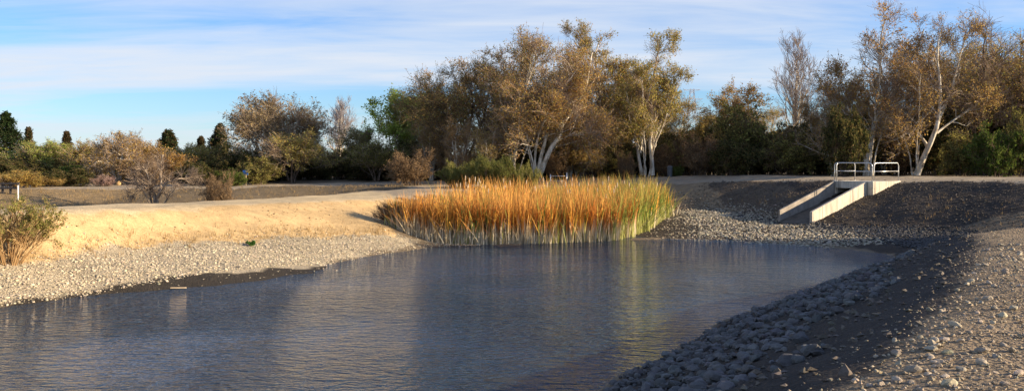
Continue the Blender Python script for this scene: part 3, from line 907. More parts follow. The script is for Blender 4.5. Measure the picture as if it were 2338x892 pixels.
RUST = [(0.48, 0.26, 0.081), (0.378, 0.204, 0.069), (0.526, 0.328, 0.116), (0.297, 0.193, 0.069)]
TAWNY = [(0.525, 0.348, 0.115), (0.45, 0.312, 0.092), (0.35, 0.264, 0.081), (0.463, 0.276, 0.081)]
OLIVE = [(0.378, 0.351, 0.096), (0.297, 0.29, 0.084), (0.446, 0.378, 0.12), (0.243, 0.243, 0.066)]
GOLD = [(0.552, 0.396, 0.11), (0.456, 0.36, 0.099), (0.36, 0.312, 0.088), (0.504, 0.324, 0.099)]
LIME = [(0.364, 0.476, 0.096), (0.442, 0.518, 0.12), (0.273, 0.378, 0.072), (0.494, 0.49, 0.132)]
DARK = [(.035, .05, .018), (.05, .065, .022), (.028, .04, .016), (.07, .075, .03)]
DKOL = [(0.156, 0.144, 0.05), (0.117, 0.119, 0.044), (0.195, 0.163, 0.055), (0.169, 0.119, 0.05)]
MAUVE = [(.30, .20, .17), (.26, .18, .14)]
PALETW = [(.34, .28, .24), (.28, .22, .18)]
BRNTW = [(.19, .135, .08), (.24, .17, .105), (.14, .10, .06)]

ORD = 'first second third fourth fifth sixth seventh eighth ninth tenth eleventh twelfth thirteenth fourteenth fifteenth sixteenth seventeenth eighteenth'.split()
KW = dict(dark='dark leafy', olive='olive leafy', gold='golden', brown='brown twiggy', green='green leafy', mauve='mauve', tawny='tawny', broom='feathery')
TREE_N = [0]
def tree_px(name, label, d, px, ytop, hw, leaves, stems=None, bark=M_WHITE, group=None, seed=None, **o):
    """a tree standing at column px, d metres away, whose top reaches row ytop and whose crown spans +-hw pixels"""
    TREE_N[0] += 1
    rng = np.random.default_rng(seed or 1000 + TREE_N[0])
    x = X(px, d); zb = gz(x, d) if abs(x) < 62 and d < 110 else -.2
    base = (x, d, zb - .05); H = Zt(ytop, d) - zb; W = hw / F * d
    l3 = o.pop('l3', max(.5, W * .22))
    top_out = W * .28
    if stems:
        ss = [px_stem(s[0], d, base, rng, s[1], s[2] if len(s) > 2 else .03) for s in stems]
        st = [s[0] for s in ss]; rd = [s[1] for s in ss]
    else:
        st, rd = auto_stems(rng, o.pop('ns', 3), H - top_out * .8, W * o.pop('sp', .45), o.pop('lean', 0), o.pop('r0', .05 + H * .011))
    kw = dict(n1=15, n2=7, n3=6, lmul=1.3, l1=W * .72, l3=l3, nl=5, leaves=leaves, t0=.28)
    kw.update(o)
    if stems:                                  # thin poles that carry the crown down to the shrubs
        rd = [(r[0] * .85, r[1] * 1.3) for r in rd]
        s2, r2 = auto_stems(rng, 3, H * .75, W * .95, 0, .07)
        st += s2; rd += r2; kw['t0'] = min(kw['t0'], .30)
    me = plant_meshes(name, rng, st, rd, bark, kw)
    return place_plant(name, me, base, label, 'tree', group, 0.0, (1, 1, H / crown_top(me[1])))

# ---- right of the pond: tall sycamores over a dark thicket
tree_px('sycamore_tree', 'tall leaning sycamore with a forked white trunk behind the railings', 69, 1986, 8, 120, TAWNY + RUST,
        [([(1978, 405), (1990, 290), (2020, 235), (2055, 170), (2085, 130), (2110, 60)], .26), ([(2005, 262), (2022, 215), (2008, 175), (2006, 120), (2014, 60), (2025, 30)], .17),
         ([(1985, 300), (1950, 262), (1925, 230), (1880, 190)], .12)], n1=13, n2=7, n3=6, l1=2.3, nl=3, thin=-.12, ls=.12, t0=.42, w1=.28)
tree_px('sycamore_tree', 'sycamore with a crooked mottled trunk right of the railings', 68, 2090, 30, 110, TAWNY,
        [([(2092, 402), (2115, 350), (2135, 300), (2150, 230), (2142, 160), (2140, 90), (2150, 50)], .26), ([(2120, 335), (2090, 290), (2040, 318)], .15), ([(2140, 280), (2175, 190), (2195, 110), (2205, 60)], .13),
         ([(2138, 300), (2190, 260), (2240, 225)], .11)], n1=13, n2=7, n3=6, l1=2.4, nl=3, thin=-.14, t0=.4, w1=.28)
tree_px('sycamore_tree', 'brown twiggy tree with a dark straight trunk near the right edge', 70, 2228, 45, 120, TAWNY + OLIVE,
        [([(2228, 402), (2238, 300), (2250, 200), (2246, 120), (2252, 65)], .20), ([(2235, 320), (2270, 220), (2290, 110)], .13), ([(2232, 330), (2205, 240), (2195, 150)], .12)], M_BROWN, n1=13, n2=7, n3=6, l1=2.6, nl=3, thin=-.18)
tree_px('sycamore_tree', 'dense brown tree cut off by the right edge of the view', 71, 2325, 60, 120, TAWNY + OLIVE,
        [([(2320, 402), (2325, 260), (2330, 140), (2335, 85)], .2), ([(2322, 330), (2290, 220), (2285, 130)], .13), ([(2324, 320), (2365, 210), (2380, 110)], .13)], M_BROWN, n1=13, n2=7, n3=6, l1=2.6, nl=3, thin=-.18)
tree_px('sycamore_tree', 'smaller bare sycamore left of the forked leaning one', 72, 1905, 235, 80, TAWNY, ns=3, n1=11, l1=2.2, nl=2, thin=-.1, w1=.3)
tree_px('poplar_tree', 'tall bare pinkish poplar with upswept twigs right of the centre gap', 92, 1815, 72, 62, MAUVE, ns=1, n1=60, n2=8, n3=5, l1=5.4, a1=40, up1=.35, up2=.35, up3=.3, a2=28, a3=28, t0=.22, nl=1, leafy=.25, ls=.09, twigcol=PALETW, prof=lambda t: 1.0 - .75 * t, rtw=.010)
tree_px('round_tree', 'round orange brown tree crown beyond the thicket gap', 96, 1675, 192, 78, GOLD + RUST, ns=4, n1=13, n2=8, n3=7, l1=2.6, nl=5, bark=M_BROWN, ls=.14)
# ---- centre group
tree_px('sycamore_tree', 'leaning white sycamore with several stems behind the gate', 74, 1225, 110, 130, RUST + GOLD,
        [([(1228, 408), (1250, 355), (1268, 320), (1290, 270), (1318, 235), (1345, 170), (1352, 110)], .24), ([(1225, 408), (1238, 350), (1250, 300), (1265, 250), (1290, 190), (1320, 145)], .19), ([(1222, 405), (1222, 340), (1232, 295), (1255, 240)], .13),
         ([(1268, 320), (1310, 300), (1350, 310)], .1)], n1=15, n2=8, n3=8, l1=2.7, nl=5, t0=.35, thin=-.32)
tree_px('sycamore_tree', 'tall slender sycamore with pale straight trunk left of the leaning one', 76, 1175, 62, 105, TAWNY + RUST + OLIVE,
        [([(1172, 405), (1175, 340), (1190, 270), (1193, 180), (1192, 120), (1200, 80)], .2), ([(1176, 330), (1174, 270), (1160, 190), (1150, 120)], .13), ([(1190, 215), (1215, 140), (1225, 95)], .1)], n1=16, n2=8, n3=7, l1=2.5, nl=4, t0=.32, thin=-.22)
tree_px('sycamore_tree', 'highest sycamore of the middle group with olive leaves at its top', 81, 1375, 52, 75, OLIVE + TAWNY,
        [([(1375, 405), (1372, 330), (1368, 240), (1366, 170), (1358, 120), (1372, 75)], .22), ([(1368, 200), (1330, 120), (1310, 80)], .12), ([(1372, 300), (1400, 220), (1410, 150)], .12)], n1=14, n2=8, n3=7, l1=2.3, nl=5, thin=-.2)
tree_px('sycamore_tree', 'broad rust brown tree at the left of the middle group', 78, 1065, 135, 125, RUST + TAWNY + OLIVE,
        [([(1065, 408), (1062, 340), (1080, 240), (1075, 170)], .2), ([(1062, 380), (1030, 280), (1010, 200)], .16), ([(1068, 360), (1105, 260), (1120, 170)], .15), ([(1060, 380), (1000, 310), (960, 240)], .13)], M_BROWN, n1=15, n2=8, n3=8, l1=3.0, nl=4, twigcol=BRNTW, thin=-.3)
tree_px('sycamore_tree', 'white stemmed sycamore with yellow olive leaves beside the open sky', 78, 1475, 80, 80, OLIVE + GOLD,
        [([(1490, 400), (1484, 340), (1488, 270), (1490, 200), (1498, 130), (1510, 100)], .2), ([(1466, 400), (1455, 340), (1440, 270), (1430, 210)], .18), ([(1486, 340), (1510, 280), (1525, 210)], .11), ([(1462, 350), (1470, 280), (1465, 230)], .1)], n1=15, n2=8, n3=7, l1=2.4, nl=6, t0=.3, thin=-.3)
tree_px('sycamore_tree', 'slim olive tree between the two tallest middle sycamores', 84, 1430, 160, 60, OLIVE + TAWNY, ns=2, n1=13, n2=7, n3=7, l1=2.2, nl=5)
tree_px('sycamore_tree', 'orange brown tree filling the right of the middle group', 80, 1320, 150, 85, RUST + GOLD, ns=3, n1=14, n2=8, n3=8, l1=2.7, nl=5)
tree_px('green_tree', 'bright green leafy tree at the left end of the middle group', 86, 905, 208, 85, LIME, ns=4, n1=12, n2=7, n3=6, l1=2.7, nl=7, ls=.19, lj=.14, thin=-.15, patch=1.2)
# ---- left of centre
tree_px('sycamore_tree', 'wide open crowned sycamore with pale leaves left of the bare poplar', 82, 640, 213, 118, [(.34, .27, .17), (.28, .23, .13), (.30, .22, .10)],
        [([(612, 412), (600, 360), (585, 318), (580, 270), (560, 240)], .2), ([(612, 405), (640, 340), (645, 280), (640, 235)], .18), ([(625, 390), (680, 320), (705, 270)], .15)], n1=16, n2=8, n3=7, l1=3.2, nl=4, thin=-.12, ls=.15, up1=.3)
tree_px('oak_tree', 'golden olive rounded tree in front of the open crowned sycamore', 76, 665, 300, 85, GOLD + OLIVE, ns=4, n1=13, n2=8, n3=8, l1=2.6, nl=6, bark=M_BROWN)
tree_px('poplar_tree', 'slender bare greyish poplar standing against the sky left of centre', 98, 775, 220, 36, MAUVE, ns=1, n1=55, n2=8, n3=5, l1=3.6, a1=38, up1=.35, up2=.35, up3=.3, a2=28, a3=28, t0=.25, nl=0, twigcol=[(.45, .40, .38), (.40, .35, .33)], prof=lambda t: 1.0 - .7 * t, rtw=.010)
tree_px('willow_tree', 'cream olive rounded willow beside the bare poplar', 86, 820, 288, 48, [(.34, .30, .13), (.28, .26, .10)], ns=3, n1=12, l1=2.0, nl=6)
tree_px('oak_tree', 'dark olive bushy tree below the bright green one', 77, 860, 325, 55, DKOL + OLIVE, ns=4, n1=12, n2=8, n3=8, l1=2.0, nl=7, bark=M_BROWN)
tree_px('sycamore_tree', 'bare white limbed sycamore with a bent limb behind the boulder', 73, 268, 298, 55, TAWNY,
        [([(277, 425), (274, 370), (272, 340), (278, 315), (268, 305)], .14), ([(270, 428), (262, 400), (252, 378), (228, 362), (215, 368)], .15), ([(272, 348), (255, 338)], .07), ([(262, 412), (240, 408)], .06)], n1=10, n2=7, n3=6, l1=1.5, nl=2, ls=.1, w1=.35, twigcol=PALETW)
tree_px('sycamore_tree', 'pale double stemmed bare tree next to the white limbed sycamore', 75, 315, 312, 50, TAWNY,
        [([(311, 428), (312, 380), (308, 340)], .12), ([(317, 428), (318, 370), (325, 325)], .11)], n1=13, n2=7, n3=7, l1=1.7, nl=3, twigcol=PALETW)
tree_px('oak_tree', 'round yellow green oak beside the dark conifer at far left', 84, 95, 320, 65, OLIVE + LIME, ns=4, n1=12, n2=8, n3=8, l1=2.3, nl=7, bark=M_BROWN)
tree_px('oak_tree', 'tawny fan shaped tree left of the bare white sycamore', 82, 205, 320, 45, TAWNY + OLIVE, ns=4, n1=12, n2=7, n3=7, l1=1.9, nl=5, bark=M_BROWN)
tree_px('oak_tree', 'rusty brown round tree behind the spreading bare tree', 76, 395, 345, 60, TAWNY + RUST, ns=4, n1=12, n2=8, n3=7, l1=2.0, nl=5, bark=M_BROWN)
tree_px('oak_tree', 'olive gold tree left of the blue sign', 82, 470, 330, 55, OLIVE + GOLD, ns=4, n1=12, n2=8, n3=8, l1=2.1, nl=6, bark=M_BROWN)
# the spreading bare tree that stands in the far basin
tree_px('bare_tree', 'spreading leafless tree with a broken stub standing in the far basin', 58.5, 357, 345, 80, MAUVE,
        [([(357, 460), (352, 440), (346, 425), (343, 412)], .15, .10), ([(358, 460), (362, 440), (368, 405), (366, 370), (372, 330)], .12), ([(360, 445), (380, 405), (410, 392), (432, 398)], .09), ([(350, 436), (330, 420), (312, 428)], .07), ([(347, 420), (338, 385), (325, 360)], .07)],
        lmul=.9, n1=8, n2=5, n3=5, l1=1.5, l3=.55, nl=0, twigcol=[(.30, .23, .17), (.25, .19, .14)], bark=mat_bark('grey_bark', (.16, .12, .09), (.28, .22, .16), (.40, .33, .25)), up1=.05, droop2=.06, rtw=.007)

# second rank: three prototypes, copied through the wood
def second_rank():
    rng = np.random.default_rng(401); pro = []
    for lv in (TAWNY + OLIVE, RUST + TAWNY, OLIVE + GOLD):
        st, rd = auto_stems(rng, 5, 9.2, 2.3, 0, .12)
        pro.append(plant_meshes('rank', rng, st, rd, M_WHITE, dict(n1=15, n2=7, n3=6, l1=2.5, l3=.8, nl=4, leaves=lv, t0=.18, thin=-.22)))
    words = ('tawny', 'rust brown', 'golden olive')
    spots = [(960, 205, 86, 0, 'left of the broad rust brown tree'), (1010, 165, 88, 1, 'behind the broad rust brown tree'), (1125, 135, 85, 1, 'between the broad brown and the tall slender trees'),
             (1250, 95, 86, 0, 'behind the leaning white sycamore'), (1300, 215, 79, 2, 'low at the right of the leaning white sycamore'), (1405, 140, 86, 0, 'behind the highest middle sycamore'), (1455, 205, 84, 2, 'behind the double white stems'),
             (1540, 225, 86, 2, 'at the right end of the middle group'), (1620, 265, 88, 0, 'left of the round orange tree'), (1745, 245, 86, 2, 'left of the tall bare poplar'), (1800, 290, 80, 1, 'below the tall bare poplar'),
             (1870, 215, 80, 1, 'right of the tall bare poplar'), (1925, 165, 78, 0, 'behind the dark evergreen mound'), (2060, 95, 78, 1, 'between the forked and the crooked sycamores'), (2150, 75, 79, 0, 'behind the crooked sycamore'),
             (2200, 130, 76, 1, 'right of the crooked sycamore'), (2285, 95, 78, 0, 'between the two dark trunked trees at right'), (2345, 150, 74, 1, 'at the right edge behind the green shrub'), (2020, 220, 74, 1, 'low behind the railings'),
             (985, 255, 79, 1, 'low at the left foot of the broad rust brown tree'), (1045, 270, 74, 1, 'low in front of the broad rust brown tree'), (1115, 285, 73, 0, 'low in front of the slender pale trunk'), (1150, 235, 80, 1, 'behind the tallest broom'),
             (1330, 260, 79, 1, 'low at the right of the gate'), (1385, 280, 81, 0, 'low below the highest middle sycamore'),
             (700, 300, 88, 2, 'right of the golden olive tree'), (735, 335, 84, 1, 'below the slender bare poplar'), (545, 330, 90, 2, 'left of the wide open crowned sycamore'), (240, 330, 90, 1, 'behind the bare white limbed sycamore'), (150, 335, 92, 2, 'behind the bright yellow green shrub')]
    for px, yt, d, k, where in spots:
        x = X(px, d); zb = gz(x, d) - .1; sc = (Zt(yt, d) - zb) / crown_top(pro[k][1])
        place_plant('woodland_tree', pro[k], (x, d, zb), f'{words[k]} twiggy tree {where}', 'tree', 'second rank of the wood', rng.uniform(0, 6.28), (sc * 1.05, sc * 1.05, sc))
second_rank()
# ---- conifers
def conifer(label, d, px, ytop, hw, cols, seed, name='conifer_tree', slim=1.0):
    rng = np.random.default_rng(seed)
    x = X(px, d); base = (x, d, -.3); H = Zt(ytop, d) + .3; W = hw / F * d
    S = np.array([[[0, 0, H * u] for u in np.linspace(0, .99, 10)]]); R = np.linspace(.012 * H + .05, .02, 10)[None]
    v, f = tubes(S, R, 7); trunk = np_mesh('trunk', v, f, [M_BROWN], None, True)
    nb = 190
    u = np.sort(rng.uniform(.06, .985, nb)); a = rng.uniform(0, 6.28, nb)
    prof = W * np.minimum(1.0, (1 - u) * 1.25 + .05) * rng.uniform(.6, 1.15, nb)
    k = 5; tt = np.linspace(0, 1, k)
    p = np.empty((nb, k, 3)); p[..., 0] = np.cos(a)[:, None] * prof[:, None] * tt; p[..., 1] = np.sin(a)[:, None] * prof[:, None] * tt
    p[..., 2] = (u * H)[:, None] + prof[:, None] * (.25 * tt - .45 * tt ** 2)
    r = np.broadcast_to(np.linspace(.03, .01, k), (nb, k))
    p2, r2, _ = grow(rng, p, r, 9, .12, 1.0, np.broadcast_to((prof * .34 + .15)[:, None], (nb, 9)), 55, 3, 0, .15, .12)
    v1, f1 = tubes(p, r, 3); v2, f2 = tubes(p2, np.maximum(r2, .008), 3)
    vl, fl, m = leaf_quads(rng, p2, 7, .20, .10, .5, .0)
    cv = np.concatenate([v1, v2, vl]); cf = np.concatenate([f1, f2 + len(v1)]); fl = fl + len(v1) + len(v2)
    cc = np.concatenate([np.full((len(v1) + len(v2), 3), (.08, .06, .04)), np.repeat(pal(rng, m, cols), 3, 0)])
    mi = np.concatenate([np.ones(len(f1) + len(f2), int), np.zeros(m, int)])
    crown = np_mesh('crown', cv, cf, [M_LEAF, M_TWIG], cc, False, mi, fl)
    place_plant(name, (trunk, crown), base, label, 'tree')
    return trunk, crown
CON = [(.035, .06, .022), (.05, .075, .028), (.028, .045, .02)]
CONB = [(.10, .075, .035), (.07, .065, .03), (.13, .09, .045)]
conifer('large dark green conifer at the far left edge', 108, 14, 256, 70, CON, 31)
conifer('dark conifer with a brown tinge behind the spreading bare tree', 104, 384, 298, 58, CON + CONB, 32)
conifer('narrow dark conifer at the shoulder of the open crowned sycamore', 106, 502, 283, 42, CON + CONB, 33)
conifer('small brown topped conifer right of the large dark green one', 125, 66, 292, 20, CONB, 34)
conifer('small brown conifer in the gap above the yellow green oak', 128, 152, 300, 22, CONB, 35)
conifer('pale brown conifer left of the narrow dark one', 122, 459, 312, 18, CONB, 36)
conifer('tiny dark cypress spire between the two dark conifers', 126, 433, 340, 9, CON, 37)

# ---- shrubs: eight prototypes, then copies
def shrub_proto(seed, H, W, leaves, ns=26, nl=6, ls=.10, tw=BRNTW, **o):
    rng = np.random.default_rng(seed)
    st, rd = [], []
    for i in range(ns):
        a = rng.uniform(0, 6.28); rr = W * math.sqrt(rng.uniform(0, 1)); h = H * rng.uniform(.55, 1.0) * (1 - .35 * (rr / W) ** 2)
        b = np.array([math.cos(a) * rr * .35, math.sin(a) * rr * .35, -.1]); tip = np.array([math.cos(a) * rr, math.sin(a) * rr, h])
        st.append([b + (tip - b) * np.array([u, u, u ** .8]) for u in np.linspace(0, 1, 5)]); rd.append((.03, .008))
    kw = dict(ks=5, n1=6, n2=4, n3=5, l1=H * .32, s2=.5, l3=H * .13, nl=nl, ls=ls, lj=.07, leaves=leaves, t0=.12, prof=lambda t: 1.1 - .4 * t, twigcol=tw, thin=-.35)
    kw.update(o)
    return plant_meshes('shrub', rng, st, rd, M_BROWN, kw)
SH = dict(
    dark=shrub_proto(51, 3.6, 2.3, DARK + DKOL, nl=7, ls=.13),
    olive=shrub_proto(52, 3.6, 2.3, OLIVE + DKOL, nl=6, ls=.12),
    gold=shrub_proto(53, 3.6, 2.3, GOLD + TAWNY, nl=6, ls=.11),
    brown=shrub_proto(54, 3.4, 2.4, [(.26, .17, .09), (.20, .13, .075), (.32, .21, .11)], nl=3, ls=.09),
    green=shrub_proto(55, 3.0, 2.4, [(.10, .15, .03), (.14, .17, .04), (.07, .11, .025)], nl=7, ls=.11),
    mauve=shrub_proto(56, 2.4, 1.7, [(.36, .23, .19), (.30, .19, .16)], nl=2, ls=.06, tw=[(.36, .25, .21), (.30, .21, .18)]),
    tawny=shrub_proto(57, 3.4, 2.2, TAWNY + GOLD, nl=4, ls=.09),
    broom=shrub_proto(58, 2.2, 2.0, [(.17, .19, .05), (.22, .21, .06), (.12, .14, .035)], ns=60, nl=3, ls=.06, a1=22, a2=22, a3=22, up1=.4, up2=.3, up3=.3, tw=[(.15, .15, .05), (.20, .17, .07)]),
)
PH = dict(dark=3.6, olive=3.6, gold=3.6, brown=3.4, green=3.0, mauve=2.4, tawny=3.4, broom=2.2)
PW = dict(dark=2.5, olive=2.5, gold=2.5, brown=2.6, green=2.6, mauve=1.9, tawny=2.4, broom=2.3)
def shrub(kind, px, d, ytop, hw, label, group=None, name='shrub', dz=-.1):
    x = X(px, d); zb = gz(x, d) if d < 110 else -.2
    sz = (Zt(ytop, d) - zb) / PH[kind]; sw = hw / F * d / PW[kind]
    place_plant(name, SH[kind], (x, d, zb + dz), label, 'shrub', group, random.uniform(0, 6.28), (sw, sw, sz), None, ('stems', 'foliage'))
for a in [
    ('mauve', 232, 69, 398, 30, 'pinkish mauve twiggy shrub beside the boulder at far left'),
    ('green', 168, 78, 372, 42, 'bright yellow green shrub between the oak and the tawny tree'),
    ('gold', 30, 64, 385, 55, 'orange gold leafless shrub behind the dark fence'),
    ('tawny', 100, 66, 400, 40, 'low tawny shrub right of the dark fence'),
    ('dark', 150, 68, 385, 60, 'dark brown thicket shrub left of the mauve one'),
    ('brown', 330, 72, 360, 60, 'brown twiggy shrub behind the spreading bare tree'),
    ('dark', 455, 70, 372, 48, 'dark shrub left of the blue sign'),
    ('green', 525, 70, 385, 40, 'green shrub just left of the blue sign'),
    ('olive', 590, 73, 365, 50, 'olive shrub just right of the blue sign'),
    ('dark', 560, 76, 345, 60, 'tall dark shrub behind the blue sign'),
    ('brown', 505, 58.5, 402, 48, 'low dark brown shrub on the near side of the far basin'),
    ('brown', 945, 71, 350, 72, 'rounded brown thicket shrub left of the cattails'),
    ('broom', 1050, 66, 376, 62, 'feathery olive green broom at the left behind the cattails'),
    ('broom', 1120, 65, 362, 70, 'tallest feathery olive green broom behind the cattails'),
    ('broom', 1190, 66, 380, 50, 'feathery olive green broom in front of the leaning sycamore'),
    ('gold', 1600, 80, 262, 55, 'yellow olive shrub left of the round orange tree'),
    ('olive', 1690, 82, 258, 85, 'broad olive thicket below the round orange tree'),
    ('olive', 1560, 79, 310, 45, 'olive shrub at the foot of the white stemmed sycamore'),
    ('dark', 1930, 66.5, 255, 52, 'dense dark evergreen mound left of the forked sycamore'),
    ('green', 2275, 64, 290, 75, 'green leafy shrub at the right below the brown trees'),
    ('olive', 2200, 66, 315, 55, 'olive shrub right of the crooked sycamore trunk'),
    ('olive', 2340, 64, 270, 50, 'green shrub cut off by the right edge of the view'),
    ('green', 1545, 76.5, 375, 16, 'small bright shrub beside the litter bin'),
    ('brown', 1425, 76, 350, 30, 'brown twiggy shrub between the tallest sycamores'),
    ('brown', 1275, 77, 345, 38, 'brown twiggy shrub just right of the gate'),
    ('tawny', 1345, 78, 330, 45, 'tawny shrub below the orange brown tree'),
    ('olive', 1400, 79, 340, 40, 'olive shrub left of the double white stems'),
    ('brown', 1520, 79, 335, 40, 'brown shrub right of the double white stems'),
]: shrub(*a)
# the thicket that fills the foot of the woodland, plant by plant
def thicket(x0, x1, n, d0, d1, y0, y1, kinds, label, group):
    for i in range(n):
        px = x0 + (x1 - x0) * (i + random.uniform(.1, .9)) / n
        k = random.choice(kinds); d = random.uniform(d0, d1)
        shrub(k, px, d, random.uniform(y0, y1), random.uniform(48, 72), f'{KW[k]} {label}, {ORD[i]} from the left', group, 'thicket_shrub')
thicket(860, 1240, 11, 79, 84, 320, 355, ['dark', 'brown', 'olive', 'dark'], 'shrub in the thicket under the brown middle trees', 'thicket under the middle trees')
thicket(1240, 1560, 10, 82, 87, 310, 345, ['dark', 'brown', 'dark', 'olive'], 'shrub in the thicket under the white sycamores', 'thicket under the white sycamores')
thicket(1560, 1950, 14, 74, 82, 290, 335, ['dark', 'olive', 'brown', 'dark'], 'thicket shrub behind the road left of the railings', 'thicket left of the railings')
thicket(1950, 2380, 13, 71, 80, 250, 320, ['dark', 'brown', 'dark', 'brown'], 'thicket shrub behind the road right of the railings', 'thicket right of the railings')  # dark kinds put the shade under the trees into the leaf colour
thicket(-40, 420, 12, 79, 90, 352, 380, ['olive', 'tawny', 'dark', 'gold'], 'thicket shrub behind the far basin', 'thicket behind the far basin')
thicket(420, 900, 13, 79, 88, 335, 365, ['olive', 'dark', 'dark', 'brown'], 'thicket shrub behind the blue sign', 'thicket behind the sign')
# a far belt of trees closes the view behind
def far_belt():
    cnt = {}
    rng = np.random.default_rng(77)
    protos = []
    for i, (lv, bk) in enumerate(((OLIVE + DKOL, M_BROWN), (TAWNY + OLIVE, M_BROWN), (RUST + DKOL, M_BROWN))):
        st, rd = auto_stems(rng, 4, 7.0, 1.8, 0, .16)
        protos.append(plant_meshes('far', rng, st, rd, bk, dict(n1=12, n2=6, n3=6, l1=2.4, l3=.9, nl=6, ls=.2, lj=.14, leaves=lv, t0=.12)))
    for i in range(34):
        px = -150 + i * 78 + random.uniform(-25, 25); d = random.uniform(104, 135)
        yt = np.interp(px, [-150, 0, 500, 900, 1100, 1500, 1600, 1750, 1900, 2500], [345, 345, 352, 320, 265, 290, 300, 300, 250, 190]) + random.uniform(-12, 18)
        x = X(px, d); sc = (Zt(yt, d) + .3) / crown_top(protos[i % 3][1])
        side = 'left' if px < 900 else ('middle' if px < 1560 else 'right')
        cnt[side] = cnt.get(side, -1) + 1
        place_plant('far_tree', protos[i % 3], (x, d, -.3), f'{ORD[cnt[side]]} bushy tree from the left in the belt behind the {side} woodland', 'tree', f'far belt of trees {side}', random.uniform(0, 6.28), (sc * 1.15, sc * 1.15, sc))
far_belt()
# the wood runs on past the right edge of the view; its shade falls on the thicket
def beyond_right():
    rng = np.random.default_rng(78)
    st, rd = auto_stems(rng, 4, 11.0, 2.6, 0, .2)
    me = plant_meshes('wood', rng, st, rd, M_BROWN, dict(n1=14, n2=7, n3=7, l1=3.2, l3=1.1, nl=6, ls=.18, lj=.12, leaves=TAWNY + DKOL, t0=.12))
    for i, (x, y, s) in enumerate(((57, 33, 1.2), (63, 31.5, 1.3), (43, 71, 1.0), (48, 74, 1.1), (52, 68.5, .95), (58, 72, 1.05), (63, 67, 1.0), (39, 75, 1.0), (69, 70, 1.1))):
        place_plant('sycamore_tree', me, (x, y, .3), 'brown tree of the wood beyond the right edge of the view', 'tree', 'wood beyond the right edge', i * 1.3, s * (1 if i < 2 else .78))
beyond_right()
